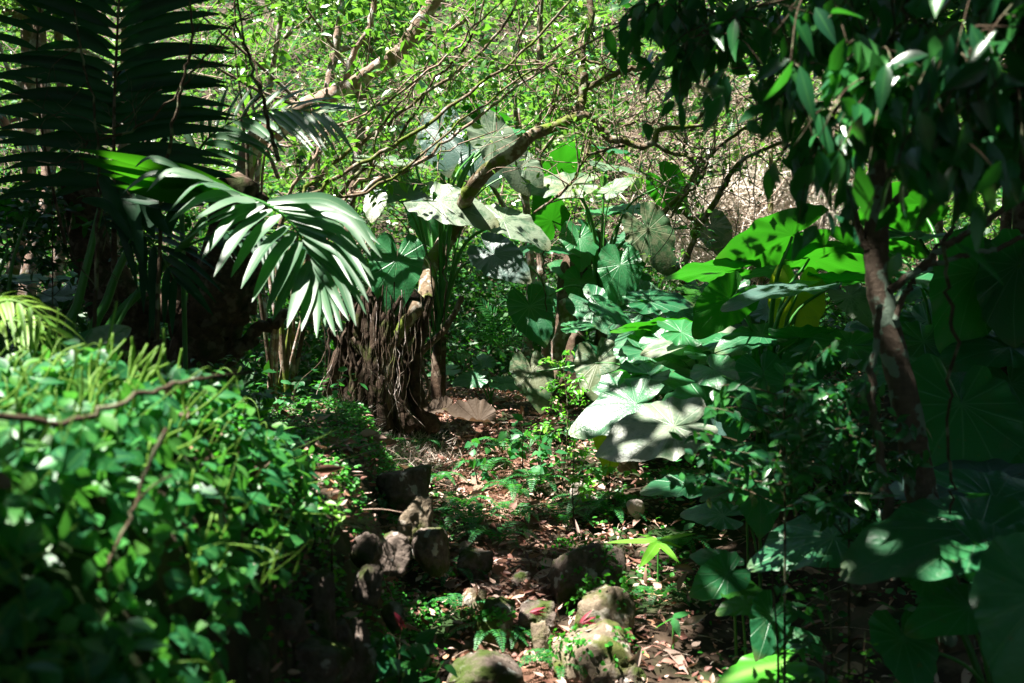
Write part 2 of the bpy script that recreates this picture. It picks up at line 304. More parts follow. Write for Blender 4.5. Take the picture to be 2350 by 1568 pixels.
for a in [  # bright band on top of the creeper bush
    (60, 880, 2.3, .13), (180, 900, 2.3, .13), (300, 900, 2.3, .13), (400, 920, 2.5, .11), (100, 950, 2.1, .10, .9), (250, 960, 2.15, .10, .9), (360, 960, 2.3, .09, .8), (40, 960, 2.1, .10, .9),
    (100, 830, 2.2, .16), (300, 830, 2.3, .16), (450, 850, 2.4, .14), (520, 930, 2.6, .12), (100, 970, 1.8, .07, .8), (300, 915, 1.95, .06), (450, 960, 2.6, .09, .8), (20, 1010, 1.95, .06, .6), (200, 1020, 2.0, .05, .8), (520, 1000, 2.8, .06), (330, 1020, 2.2, .05, .6),
    (700, 1130, 3.1, .07), (770, 1170, 3.1, .06), (600, 1080, 2.8, .05, .7),
    # ground left of centre
    (600, 890, 6.6, .25, .8), (520, 900, 6.3, .25, .7), (680, 950, 7.0, .22), (740, 940, 7.2, .25), (560, 970, 6.4, .12), (800, 930, 7.3, .16, .8), (860, 960, 7.3, .12),
    (950, 985, 7.3, .13), (1010, 1010, 7.0, .13), (1080, 1060, 6.7, .14, .8), (1020, 1100, 6.3, .10), (1110, 1110, 6.2, .14, .9), (1180, 1080, 6.4, .14, .7), (1060, 1150, 6.0, .10), (1200, 1160, 5.9, .12, .8),
    (760, 1010, 6.3, .12), (820, 1040, 5.9, .10), (1440, 1090, 6.3, .16), (1500, 1110, 6.1, .10), (1330, 1140, 6.0, .12), (1290, 1100, 6.3, .10, .8), (1420, 1210, 5.3, .15, .9), (1340, 1190, 5.5, .1, .8),
    (1500, 1250, 5.0, .14), (1430, 1290, 4.7, .05), (1200, 1300, 4.7, .06, .8), (1170, 1250, 5.1, .06, .7), (1540, 1330, 4.5, .09), (1500, 1310, 4.6, .09), (1220, 1395, 4.3, .09), (1280, 1400, 4.25, .08), (1180, 1385, 4.3, .07),
    (1360, 1380, 4.15, .13), (1400, 1400, 4.1, .09), (1330, 1450, 4.0, .09), (1290, 1520, 3.9, .08), (1330, 1500, 3.9, .10), (1430, 1460, 4.0, .05), (1510, 1450, 4.1, .05, .8), (1280, 1555, 3.7, .09),
    (1600, 1540, 3.9, .10), (1500, 1520, 3.9, .05), (1080, 1480, 4.0, .04), (1190, 1540, 3.8, .03), (980, 1360, 3.6, .05, .6), (990, 1420, 3.5, .04, .6), (960, 1300, 3.7, .04, .6), (900, 1420, 3.4, .02),
    (1740, 1530, 3.6, .12), (1640, 1550, 3.7, .10), (1680, 1330, 4.0, .05), (1760, 1430, 3.6, .05, .7), (1850, 1320, 3.2, .04), (1800, 1450, 3.6, .03), (1560, 1110, 5.5, .10), (1620, 1120, 5.3, .08, .7),
    # fronds
    (560, 450, 4.2, .14, .95), (640, 500, 4.0, .17), (580, 560, 3.9, .17), (660, 600, 3.9, .17), (700, 680, 3.9, .16), (760, 620, 3.9, .16), (740, 530, 4.0, .15), (820, 600, 3.9, .10, .9), (540, 600, 3.8, .10),
    (430, 460, 4.2, .10), (300, 385, 4.1, .10), (380, 410, 4.1, .10), (450, 430, 4.1, .11), (500, 445, 4.1, .09), (230, 360, 4.1, .08), (230, 370, 3.4, .08), (560, 450, 3.55, .1), (560, 260, 4.9, .16, .7), (640, 290, 4.9, .12, .7), (440, 300, 4.9, .10, .6),
    (20, 740, 3.0, .12), (60, 780, 2.8, .1), (210, 680, 4.4, .08, .7),
    # giant leaves in the middle
    (1020, 460, 8.0, .30, .93), (1170, 510, 8.0, .3, .93), (1100, 1130, 6.1, .2), (1150, 1190, 5.7, .15, .8), (1210, 1260, 5.0, .12, .7), (1010, 320, 8.2, .3), (1150, 330, 8.2, .42), (890, 360, 8.0, .34), (850, 460, 7.8, .15), (1290, 420, 8.4, .34), (1410, 400, 8.5, .3),
    (1500, 560, 8.3, .22, .8), (1380, 710, 8.1, .28), (1210, 700, 8.0, .06), (1420, 625, 8.1, .12, .7), (1130, 560, 7.6, .08), (925, 640, 6.9, .05), (1490, 800, 7.0, .25), (1560, 800, 6.8, .3), (1640, 800, 6.6, .25), (1390, 860, 7.0, .22),
    (1530, 745, 7.0, .28, .9), (1570, 700, 7.1, .16), (1450, 930, 6.0, .17, .5), (1500, 985, 5.8, .26, .6), (1580, 960, 5.8, .1), (1540, 860, 6.6, .16, .7), (1760, 545, 6.0, .26, .6), (1640, 620, 6.2, .12, .5),
    (1850, 700, 6.2, .2), (1790, 660, 5.8, .1, .6), (1700, 790, 6.3, .2, .7), (1900, 580, 6.2, .2, .4), (1960, 560, 6.2, .15, .6), (2080, 470, 6.0, .25), (1670, 700, 6.0, .15, .6), (1700, 850, 6.0, .12),
    (1290, 900, 6.4, .26, .9), (1300, 980, 6.4, .12, .6), (1290, 760, 8.4, .12), (1230, 870, 7.2, .1, .7), (1960, 680, 6.2, .1), (2150, 680, 5.5, .1, .8), (2250, 600, 5.5, .1, .5),
    # mid-height limbs and slender branches
    (740, 240, 7.2, .25, .8), (850, 160, 7.2, .3, .8), (950, 60, 7.2, .3, .8), (1000, 220, 6.8, .5, .7), (900, 330, 6.8, .5, .7), (1150, 140, 6.8, .5, .7), (800, 440, 6.8, .4, .6), (1120, 400, 7.4, .25, .9), (1250, 310, 7.6, .25, .9),
    (1380, 300, 7.6, .3, .9), (1340, 150, 7.7, .3, .9), (1480, 150, 7.7, .3, .9), (650, 380, 6.5, .3, .5), (700, 120, 7.5, .5, .8), (60, 380, 9, .5), (30, 250, 9.2, .5, .9), (100, 200, 9.3, .5, .7), (60, 300, 9, .5), (240, 200, 9.6, .5, .6), (820, 780, 6.85, .02), (760, 960, 7.1, .25), (850, 970, 7.0, .2), (920, 975, 7.0, .2), (690, 960, 6.9, .2), (980, 990, 7.0, .15),
    # sparkles on the overhanging branch and shrub at right
    (2130, 60, 2.3, .03), (2200, 180, 2.2, .07, .9), (2150, 380, 2.4, .04), (2090, 260, 2.4, .04), (1750, 90, 2.8, .05), (1780, 120, 2.8, .05), (2000, 150, 2.4, .03), (2230, 300, 2.4, .03), (1920, 400, 2.5, .03),
    (1780, 1030, 3.2, .04), (1740, 1060, 3.2, .03), (1820, 950, 3.3, .03), (1700, 1020, 3.3, .03), (2035, 700, 3.4, .05, .6), (2060, 850, 3.4, .05, .5), (2095, 1010, 3.4, .05, .6), (2015, 500, 3.4, .05, .6), (2020, 380, 3.4, .05, .5), (2125, 1130, 3.4, .04, .6), (2300, 1370, 2.0, .06, .9), (1790, 1080, 3.2, .03)]: lit(*a)
for a in [(720, 1370, 2.95, .10, .5), (840, 1320, 3.3, .08, .5), (690, 1520, 2.3, .12, .6), (620, 1400, 2.3, .10, .6), (740, 1400, 2.6, .09, .6), (830, 1480, 2.9, .09, .5), (940, 1180, 4.5, .12, .6), (900, 1110, 4.9, .15, .5), (820, 1240, 3.5, .06, .6), (1130, 1400, 4.15, .07, .7), (1110, 1530, 3.75, .08, .6), (820, 1040, 5.9, .15, .8)]: lit(*a)
for i in range(46): lit(rng.uniform(-60, 620), rng.uniform(980, 1500), rng.uniform(1.6, 2.6), rng.uniform(.02, .06), .75)
for a in [(1720, 470, 12, 1.5), (1560, 330, 11, 1.2), (600, 250, 11, 2.2, .9), (1150, 200, 11, 2.6), (2200, 450, 10.5, 1.5, .9), (1800, 560, 10.5, .9), (2250, 620, 8, .3, .7), (1050, 690, 11, .5, .8), (1130, 640, 12, .6), (300, 300, 10, .8, .7)]: lit(*a)
build_canopy()

# ------------------------------------------------------------------ background thicket on the slope
def cloud(mb, c, rad, n, L, k=1, flat=.6, up=.6, rr=None, out=.5):
    """n leaves in an ellipsoid crown shell round c"""
    u = rvec(n); rr_ = rng.random(n) ** .45
    p = np.asarray(c) + u * rr_[:, None] * np.asarray(rad)
    N = nrm(u * out + rng.normal(0, .45, (n, 3)) + [0, -.15, up]); T = nrm(rng.normal(0, 1, (n, 3)) * [1, 1, flat] - [0, 0, .25])
    leaves(mb, p, T, N, rng.uniform(.6, 1.3, n) * L, rng.uniform(.35, .62, n) * L, k=k, droop=.12, r=rr if rr is None else np.clip(rng.normal(rr, .22, n), 0, 1))
mb = MB(); mbd = MB()
for i in range(1950):   # shrubs on the slope
    y = 11.2 + 18 * rng.random() ** .95; x = rng.uniform(-.75, .75) * y
    px = 1175 + x / y * F
    z = float(gz(x, y)) + rng.uniform(.1, 1.0 + .02 * y)
    qx, qy = proj(np.array([x, y, z]))
    if 1480 < qx < 1960 and 330 < qy < 640 and rng.random() < .85: continue
    s = rng.uniform(.35, .75); sz = rng.uniform(.07, .13)
    dark = (qy > 560 and y < 16)  # clumps low in view take the leaf with shade in its colour
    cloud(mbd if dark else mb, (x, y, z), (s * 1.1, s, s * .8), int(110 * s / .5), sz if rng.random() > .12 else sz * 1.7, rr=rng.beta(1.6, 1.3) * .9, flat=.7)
for i in range(260):    # undergrowth nearer, seen in the gap below the big leaves
    y = rng.uniform(9.4, 13); x = rng.uniform(-4.8, 5.2); z = float(gz(x, y)) + rng.uniform(.05, .8)
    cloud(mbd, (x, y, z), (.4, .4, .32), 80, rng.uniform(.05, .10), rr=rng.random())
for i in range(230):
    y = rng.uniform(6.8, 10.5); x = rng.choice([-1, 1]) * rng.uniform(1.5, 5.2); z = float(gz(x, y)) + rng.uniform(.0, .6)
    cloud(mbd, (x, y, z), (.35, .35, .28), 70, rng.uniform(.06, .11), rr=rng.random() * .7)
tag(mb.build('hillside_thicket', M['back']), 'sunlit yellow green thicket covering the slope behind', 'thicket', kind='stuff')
tag(mbd.build('understory', M['backshade']), 'small leaved undergrowth at the foot of the slope, leaf colour darkened as shade', 'undergrowth', kind='stuff')
# tangle of dry twigs and canes
mb = MB()
for i in range(3300):
    y = rng.uniform(10.2, 17); 
    if i % 5 < 2: px = rng.uniform(1380, 2000); py = rng.uniform(180, 560)
    else: px = rng.uniform(-100, 2400); py = rng.uniform(-60, 620)
    c = P(px, py, y); h = float(gz(c[0], c[1]))
    if c[2] < h: c[2] = h + .1
    L = rng.uniform(.25, 1.1); d = nrm(rng.normal(0, 1, 3) * [1, .6, .9]); e = nrm(rng.normal(0, 1, 3))
    tube(mb, [c - d * L / 2, c + e * L * .16, c + d * L / 2], rng.uniform(.004, .011), .003, seg=3, per=4, lump=0, r=rng.random())
tag(mb.build('twig_tangle', M['twig']), 'tangle of bare tan twigs between the shrubs of the slope', 'twigs', kind='stuff')
mb = MB(); mb2 = MB()
n = 12000; y = rng.uniform(10.4, 14, n); px = rng.normal(1725, 100, n); py = rng.normal(520, 50, n)
c = np.stack([(px - 1175) / F * y, y, 1.5 - (py - 784) / F * y], 1); c[:, 2] = np.maximum(c[:, 2], gz(c[:, 0], c[:, 1]) + .05)
leaves(mb, c, rng.normal(0, 1, (n, 3)) * [.8, .5, 1.0] + [0, 0, .3], rvec(n) + [0, -.6, .5], rng.uniform(.12, .42, n), rng.uniform(.010, .032, n), k=2, droop=.2, r=rng.uniform(.5, 1, n))
M['dry'] = leaf_mat('dry_grass', [G(.34, .27, .21), G(.52, .44, .37), G(.76, .69, .62)], .3, (.7, .6, .5), .6, .3)
tag(mb.build('dry_reeds', M['dry']), 'pale dry stalks and dead leaves in the sunny gap right of centre', 'dry reeds', kind='stuff')
# broad glossy leaves scattered high on the slope
mb = MB(); n = 900; y = rng.uniform(10, 13, n); px = rng.uniform(560, 2400, n); py = rng.uniform(-60, 420, n)
c = np.stack([(px - 1175) / F * y, y, 1.5 - (py - 784) / F * y], 1)
leaves(mb, c, rng.normal(0, 1, (n, 3)) * [1, 1, .5] - [0, 0, .3], rng.normal(0, .5, (n, 3)) + [0, -.3, .8], rng.uniform(.14, .3, n), rng.uniform(.07, .15, n), k=3)
tag(mb.build('broad_foliage', M['shrub']), 'broad yellow green leaves scattered high on the slope', 'foliage', kind='stuff')

# background trees: each its own trunk and crown
def bg_tree(base, top, r, label, crown=(1.2, 1, .9), n=1600, mat='bark_pale', L=.10, cz=None, name='forest_tree', group='trees on the slope behind', rr=.5):
    b = np.array(base, float); t = np.array(top, float)
    e = empty(name, b, label, 'tree', group)
    m = MB(); mid = (b + t) / 2 + rng.normal(0, .12, 3); tube(m, [b, (b + mid) / 2 + rng.normal(0, .04, 3), mid, t], r, r * .6, seg=8, per=5, flare=.4); m.build('trunk', M[mat], e)
    for k in range(3):
        s = b + (t - b) * rng.uniform(.5, .95); d = nrm(np.array([rng.normal(), rng.normal() * .6, .8])); m = MB()
        tube(m, [s, s + d * .6 + rng.normal(0, .08, 3), s + d * 1.3 + rng.normal(0, .15, 3)], r * .5, r * .15, seg=6, per=4); m.build('branch', M[mat], e)
    m = MB(); cc = t if cz is None else np.array([t[0], t[1], cz])
    for k in range(9): cloud(m, cc + rng.normal(0, .5, 3) * crown, np.array(crown) * .5, n // 9, L, rr=rr)
    m.build('crown', M['back'], e)
def gpt(px, d, sink=.1):
    x = (px - 1175) / F * d; return np.array([x, d, float(gz(x, d)) - sink])
TR = [((-20, 470, 9.5), (60, -120, 9.5), .10, 'pale trunked tree leaning at the far left edge', 'bark_pale'),
      ((60, 430, 9), (75, -100, 9.2), .09, 'sunlit tree with flared cream base behind the dark palm frond', 'bark_pale'),
      ((95, 430, 9.6), (125, -80, 9.6), .07, 'slim grey tree just right of the cream based one', 'bark_pale'),
      ((215, 420, 9.6), (300, -80, 9.8), .11, 'brown trunked tree hidden behind the middle of the dark frond', 'bark_pale'),
      ((690, 350, 9.2), (800, -60, 9.4), .06, 'pale slender tree leaning right behind the thick limb', 'bark_pale'),
      ((780, 300, 9.6), (870, -60, 9.8), .055, 'second pale tree leaning right above the thick limb', 'bark_pale'),
      ((620, 330, 10.2), (660, -60, 10.3), .045, 'thin grey tree between the fronds and the leaning pale tree', 'bark_pale'),
      ((1262, 330, 9.6), (1240, -60, 9.8), .045, 'thin upright mottled tree left of the mossy forked limb', 'bark_pale'),
      ((1700, 620, 10.5), (1765, 130, 10.6), .035, 'thin tan cane like tree rising through the dry reeds', 'bark_moss'),
      ((1200, 470, 10), (1185, 250, 10), .06, 'short pale trunk showing between the big waxy leaves', 'bark_pale'),
      ((2290, 560, 9), (2330, -60, 9), .06, 'dark thin tree near the right edge behind the branches', 'bark_dark'),
      ((2150, 480, 9.8), (2140, -60, 10), .05, 'slim tree right of the lichen spotted trunk far behind', 'bark_pale')]
for b, t, r, lab, mt in TR:
    bp = P(*b); g = gpt(b[0], b[2]); g = np.array([bp[0], bp[1], min(bp[2], g[2])]) if b[1] > 600 else np.array([bp[0] - .02, bp[1], gz(bp[0], bp[1]) - .1])
    tp = P(*t); bg_tree(g, tp, r, lab, mat=mt, rr=rng.uniform(.3, .8), n=1300 if mt != 'bark_moss' else 200, crown=(1.0, .7, .6) if mt != 'bark_moss' else (.3, .3, .3))
# ------------------------------------------------------------------ branch work in the middle distance
def path_tube(name, pts, d, r0, r1, mat, parent, seg=9, per=7, wob=.006, lump=.14, flare=0):
    m = MB(); c = tube(m, Pz(pts, d), r0, r1, seg=seg, per=per, wob=wob, lump=lump, flare=flare); m.build(name, M[mat], parent); return c
def twigs_on(c, parent, n, L, r, mat='twig', leafmat=None, nl=0, ls=.05, up=.3, name='twig', shape='ovate', droop=.2, depth=.5):
    """fine side twigs along a curve as one twig mesh, with one foliage mesh"""
    m = MB(); ends = []
    for i in range(n):
        s = c[rng.integers(len(c) // 6, len(c))] + 0; d = nrm(rng.normal(0, 1, 3) * [1, depth, 1] + [0, 0, up]); l = L * rng.uniform(.4, 1.2)
        p = [s, s + d * l * .5 + rng.normal(0, .06, 3) * l, s + d * l + rng.normal(0, .12, 3) * l]
        cc = tube(m, p, r, r * .35, seg=4, per=4, lump=.05); ends += list(cc[2:])
        for j in range(2):
            q = cc[rng.integers(2, len(cc))]; d2 = nrm(d + rng.normal(0, .7, 3)); c3 = tube(m, [q, q + d2 * l * .3 + rng.normal(0, .03, 3), q + d2 * l * .5], r * .5, r * .25, seg=3, per=3, lump=0); ends += list(c3[1:])
    m.build(name, M[mat], parent)
    if leafmat and nl:
        ends = np.array(ends); idx = rng.integers(0, len(ends), nl); p = ends[idx] + rng.normal(0, .025, (nl, 3)); m = MB()
        leaves(m, p, rng.normal(0, 1, (nl, 3)) * [1, .8, .5] - [0, 0, .35], rng.normal(0, .45, (nl, 3)) + [0, -.25, .9], rng.uniform(.6, 1.25, nl) * ls, rng.uniform(.40, .58, nl) * ls, k=3, shape=shape, droop=droop)
        m.build('foliage', M[leafmat], parent)

# twisted mossy tree over the root mass
base = P(930, 960, 7.4); base[2] = gz(base[0], base[1]) - .05
e = empty('twisted_tree', base, 'twisted mossy tree whose crooked limb crosses the middle above the giant leaves', 'tree')
c = path_tube('trunk', [(915, 990, 7.5), (905, 900, 7.5), (925, 780, 7.6), (975, 690, 7.8), (985, 615, 8.1), (1040, 530, 8.35), (1076, 440, 7.75)], 7.5, .085, .062, 'bark_moss', e, seg=12, flare=.6)
m = MB(); tube(m, Pz([(1076, 440, 7.7), (1116, 393, 7.6), (1183, 349), (1217, 312), (1284, 286), (1317, 269), (1358, 269), (1378, 296), (1402, 319), (1435, 323), (1469, 336), (1502, 326), (1512, 299), (1570, 292), (1640, 285)], 7.55), 0, rad=[.062, .055, .05, .046, .042, .042, .03, .03, .028, .026, .024, .024, .02, .018, .012], seg=10, per=6, wob=.004); m.build('limb', M['bark_moss'], e)
fork = [path_tube('branch', [(1290, 283), (1322, 255), (1334, 228), (1341, 188), (1334, 134), (1338, 100), (1348, 74), (1358, 34), (1345, -40)], 7.6, .040, .026, 'bark_moss', e),
        path_tube('branch', [(1341, 205), (1385, 185), (1435, 161), (1486, 151), (1535, 110), (1600, 70), (1700, 40)], 7.6, .026, .016, 'bark_moss', e),
        path_tube('branch', [(1341, 200), (1300, 222), (1267, 242), (1262, 262)], 7.65, .018, .014, 'bark_moss', e),
        path_tube('branch', [(1267, 242), (1275, 205), (1286, 168), (1262, 153), (1230, 140)], 7.65, .014, .010, 'bark_moss', e),
        path_tube('branch', [(1286, 168), (1310, 170), (1330, 185)], 7.65, .014, .010, 'bark_moss', e),
        path_tube('branch', [(1402, 339), (1344, 363), (1324, 403), (1284, 447), (1224, 490)], 7.45, .012, .009, 'bark_moss', e),
        path_tube('branch', [(1435, 335), (1402, 339), (1350, 355), (1356, 320), (1358, 300)], 7.45, .011, .006, 'bark_moss', e),
        path_tube('branch', [(1378, 280), (1430, 285), (1480, 278), (1530, 290), (1570, 330), (1640, 345)], 7.7, .010, .006, 'twig', e),
        path_tube('branch', [(1500, 330), (1550, 355), (1620, 370), (1600, 420), (1560, 460), (1540, 500)], 7.8, .014, .010, 'bark_moss', e),
        path_tube('branch', [(1334, 134), (1380, 150), (1420, 168), (1470, 170), (1500, 140)], 7.7, .012, .006, 'bark_moss', e)]
twigs_on(np.concatenate(fork), e, 110, .55, .006, 'twig', 'back', 900, .06)
# a leaning dark branch of the same hollow, right side
e = empty('leaning_tree', gpt(1560, 8.6, .05), 'thin crooked tree leaning left beside the dry reeds', 'tree')
for p in ([(1570, 700), (1575, 600), (1600, 520), (1560, 470), (1610, 380), (1700, 300), (1800, 240)], [(1590, 540), (1650, 450), (1700, 370), (1790, 330), (1900, 290)], [(1575, 640), (1500, 560), (1530, 480), (1600, 400), (1570, 330), (1620, 250), (1680, 120)]):
    c = path_tube('trunk' if p[0][1] == 700 else 'branch', p, 8.5, .028, .010, 'bark_moss', e)
    twigs_on(c, e, 22, .6, .006, 'twig', 'back', 160, .06)

# thick pale limb at upper left
b = gpt(520, 7.8, .1)
e = empty('leaning_limb_tree', b, 'thick pale mottled tree leaning from lower left to the top centre', 'tree')
m = MB(); c = tube(m, np.vstack([[b], Pz([(560, 400), (640, 295), (700, 245), (790, 205), (850, 165), (925, 110), (990, 10), (1040, -80)], 7.3)]), .075, .048, seg=14, per=7, wob=.004); m.build('trunk', M['bark_pale'], e)
c1 = path_tube('branch', [(790, 205), (810, 120), (850, 60), (860, -40)], 7.35, .026, .02, 'bark_pale', e)
c2 = path_tube('branch', [(905, 122), (960, 95), (1040, 65), (1110, 10)], 7.3, .02, .012, 'bark_pale', e)
twigs_on(np.vstack([c1, c2, c[20:]]), e, 30, .6, .006, 'twigdark', 'shrub', 260, .075)
# slender branched shrub tree sweeping up to the right
b = gpt(640, 7.0, .05)
e = empty('slender_branch_tree', b, 'many stemmed slender tree whose thin branches sweep from lower left to upper right', 'tree')
allc = []
SB = [[(640, 540), (760, 420), (900, 335), (1050, 235), (1200, 120), (1310, 0)], [(660, 580), (800, 450), (960, 370), (1100, 260), (1250, 160), (1420, 60)], [(690, 480), (830, 330), (1000, 200), (1150, 70), (1200, -40)],
      [(760, 490), (900, 335), (985, 200), (1080, 90), (1120, -30)], [(700, 520), (850, 440), (1000, 330), (1180, 190), (1330, 110)], [(650, 500), (720, 370), (760, 300), (860, 250), (1010, 150), (1090, 60), (1180, -20)],
      [(700, 600), (790, 480), (850, 400), (870, 300), (960, 180), (1030, 60)], [(600, 400), (700, 330), (830, 270), (930, 190), (1060, 100)], [(560, 330), (600, 200), (545, 60), (540, -40)], [(780, 470), (920, 400), (1010, 350), (1140, 300)]]
for i, p in enumerate(SB):
    r = [.017, .015, .016, .014, .011, .012, .012, .010, .013, .009][i]
    m = MB(); c = tube(m, np.vstack([[b + [rng.uniform(-.1, .1), 0, 0]], Pz(p, 6.8 + .12 * (i % 4))]), r * 1.2, r * .45, seg=7, per=6, wob=.012); m.build('stem', M['twigdark' if i in (3, 8) else 'bark_pale' if i % 2 else 'bark_moss'], e); allc.append(c[8:])
twigs_on(np.concatenate(allc), e, 130, .5, .0045, 'twig', 'shrub', 950, .085, up=.5)
# dead twig spray in front of the dark frond
e = empty('dead_sapling', gpt(400, 4.6, .02), 'bare grey dead sapling in front of the dark palm frond', 'dead sapling')
cs = [path_tube('stem', p, 4.3 if i else 4.25, r, r * .4, 'twigdark', e, seg=7) for i, (p, r) in enumerate([([(360, 780), (370, 500), (385, 330), (420, 190), (440, 80), (432, -30)], .010),
    ([(215, 800), (222, 560), (225, 400), (215, 250), (190, 140), (170, 20)], .009), ([(230, 320), (330, 285), (440, 170), (500, 90), (560, 40), (640, 0)], .006), ([(190, 390), (185, 350), (220, 315), (300, 280)], .004), ([(640, 370), (610, 260), (580, 160), (560, 90), (540, -30)], .010)])]
twigs_on(np.concatenate(cs), e, 34, .28, .003, 'twigdark')

# hanging vines
VN = [([(1025, 560), (1020, 700), (1010, 860)], 7.0, 'thin vine hanging in the gap right of the root tree'), ([(975, 700), (970, 800), (965, 950)], 7.1, 'dark vine hanging beside the mossy trunk'),
      ([(975, 560), (990, 640), (1000, 760)], 7.2, 'short vine hanging under the crooked trunk'), ([(2165, 560), (2180, 700), (2180, 900), (2185, 1100), (2180, 1180)], 2.9, 'thick dark vine hanging right of the lichen spotted trunk'),
      ([(1250, 560), (1245, 640), (1255, 720)], 8.0, 'short vine hanging under the grey giant leaves'), ([(1735, 200), (1735, 380), (1730, 560)], 9, 'straight tan vine hanging before the dry reeds'), ([(1690, 260), (1700, 400), (1680, 600)], 9.2, 'curving tan vine left of the straight one by the dry reeds'),
      ([(1190, 20), (1192, 90), (1190, 160), (1230, 220), (1243, 260)], 6.6, 'dark curling vine hanging at the top centre')]
for p, d, lab in VN:
    m = MB(); tube(m, Pz(p, d), .007 if d > 3 else .006, .004, seg=5, wob=.012); tag(m.build('hanging_vine', M['twigdark' if 'tan' not in lab else 'twig']), lab, 'vine', 'hanging vines')

# root mass below the twisted tree
g = gpt(850, 7.4, .05)
e = empty('aerial_root_tree', g, 'dark hollow tree stump wrapped in hanging aerial roots left of centre', 'tree')
m = MB(); tube(m, [g + [0, .15, -.1], g + [.02, .15, .35], g + [.05, .15, .75], g + [.2, .1, 1.15]], .36, .20, seg=18, per=6, lump=.22, flare=.3); m.build('trunk', M['bark_root'], e)
for k in range(30):
    a = rng.uniform(-1.2, 4.3); x0 = 850 + 105 * math.cos(a) * rng.uniform(.4, 1); d = 7.25 - .25 * math.sin(a) - .1
    r = rng.uniform(.008, .06) * rng.uniform(.5, 1.1); m = MB(); x1 = x0 + rng.normal(0, 42)
    tube(m, Pz([(x1 + rng.normal(20, 20), 680), (x1, 760), (x0 + rng.normal(0, 12), 850), (x0 + (x0 - 850) * .15, 930), (x0 + (x0 - 850) * .5, 985)], d), r * .7, r * 1.3, seg=8, per=6, wob=.008); m.build('buttress_root', M['root' if k % 6 == 0 else 'bark_root'], e)
m = MB(); tube(m, Pz([(880, 960), (885, 880), (895, 800), (930, 740), (960, 700)], 6.95), .05, .06, seg=10, wob=.005); m.build('mossy_root', M['bark_moss'], e)
m = MB(); tube(m, Pz([(965, 810), (972, 850), (985, 890), (978, 920)], 6.95), .014, .01, seg=6); tube(m, Pz([(916, 720), (930, 760), (930, 800), (915, 830), (905, 800)], 6.95), .016, .012, seg=6); m.build('loop_root', M['root'], e)
for k in range(44):
    x0 = rng.uniform(735, 985); d = rng.uniform(6.75, 6.95); y0 = rng.uniform(640, 760); m = MB(); x1 = x0 + rng.normal(0, 24); sp = rng.normal(0, 34)
    tube(m, Pz([(x0, y0), (x0 + rng.normal(0, 6), (y0 + 900) / 2), (x1, 890), (x1 + sp, rng.uniform(950, 1000))], d), rng.uniform(.0016, .0045), .002, seg=4, per=6, wob=.006); m.build('hanging_root', M['rootpale' if k % 7 == 0 else 'bark_root' if k % 2 else 'root'], e)
# gnarled dark tree at left
g = gpt(430, 5.6, .1)
e = empty('gnarled_tree', g, 'gnarled black shaded tree with looping trunks behind the creeper', 'tree')
for p, r0, r1 in [([(440, 1000), (430, 900), (470, 780), (515, 680), (535, 560), (545, 420)], .20, .13), ([(420, 960), (340, 860), (285, 760), (250, 660), (205, 560), (180, 420)], .17, .10), ([(275, 720), (330, 700), (400, 715), (440, 770), (450, 830)], .07, .08),
                  ([(420, 800), (412, 730), (405, 660), (395, 590)], .05, .035), ([(470, 740), (455, 680), (440, 620), (438, 570)], .05, .035), ([(450, 900), (380, 850), (320, 800), (300, 700)], .14, .1), ([(490, 860), (560, 790), (620, 745), (690, 700)], .05, .02), ([(560, 720), (570, 650), (575, 560), (600, 450)], .06, .05)]:
    path_tube('trunk', p, 5.6, r0, r1, 'bark_dark', e, seg=14, wob=.012, lump=.22, per=8)
m = MB()
for k in range(14): cloud(m, P(rng.uniform(60, 430), rng.uniform(430, 560), 5.9), (.28, .28, .2), 130, .06, k=2, rr=.3)
m.build('foliage', M['backshade'], e)
# centre trunk with pink fibrous patch behind the giant leaves
g = gpt(1310, 8.8, .05)
e = empty('fibrous_tree', g, 'stout dark tree with a sunlit pinkish fibrous patch behind the middle giant leaves', 'tree')
m = MB(); tube(m, [g, g + [0, 0, .5], P(1310, 640, 9.1), P(1370, 540, 9.1)], .16, .10, seg=16, lump=.18, flare=.3); m.build('trunk', M['bark_dark'], e)
m = MB(); tube(m, Pz([(1285, 860), (1280, 800), (1300, 740), (1300, 690)], 8.5), .07, .06, seg=10, lump=.2); m.build('burl', M['bark_pale'], e)

# lichen spotted tree at right, nearer the camera
b = P(2190, 1420, 3.4); b[2] = gz(b[0], b[1]) - .05
e = empty('lichen_tree', b, 'tree with lichen spotted reddish trunk standing at the right', 'tree')
path_tube('trunk', [(2190, 1480), (2150, 1290), (2110, 1100), (2085, 960), (2050, 800), (2015, 640), (2012, 540), (2020, 400), (2022, 250), (2040, 100), (2030, -80)], 3.4, .052, .034, 'bark_red', e, seg=18, per=8, wob=.002, lump=.07, flare=.4)
rb = [path_tube('branch', [(2005, 620), (1985, 560), (1955, 480), (1950, 430)], 3.4, .02, .012, 'bark_red', e), path_tube('branch', [(2035, 480), (2090, 430), (2128, 393), (2200, 340), (2300, 290), (2400, 210)], 3.5, .015, .012, 'bark_red', e),
      path_tube('branch', [(2040, 668), (2114, 614), (2180, 560), (2249, 520), (2340, 450), (2420, 400)], 3.3, .013, .009, 'bark_red', e), path_tube('branch', [(2055, 735), (2075, 680), (2100, 640), (2160, 560), (2190, 520)], 3.35, .010, .008, 'bark_red', e),
      path_tube('branch', [(2114, 614), (2200, 590), (2290, 570), (2400, 520)], 3.3, .010, .008, 'bark_red', e), path_tube('branch', [(2269, 305), (2350, 255), (2440, 210)], 2.9, .022, .028, 'bark_dark', e)]
e = empty('lichen_sapling', gpt(2050, 3.2, .03), 'slim lichen mottled sapling just left of the spotted trunk', 'sapling')
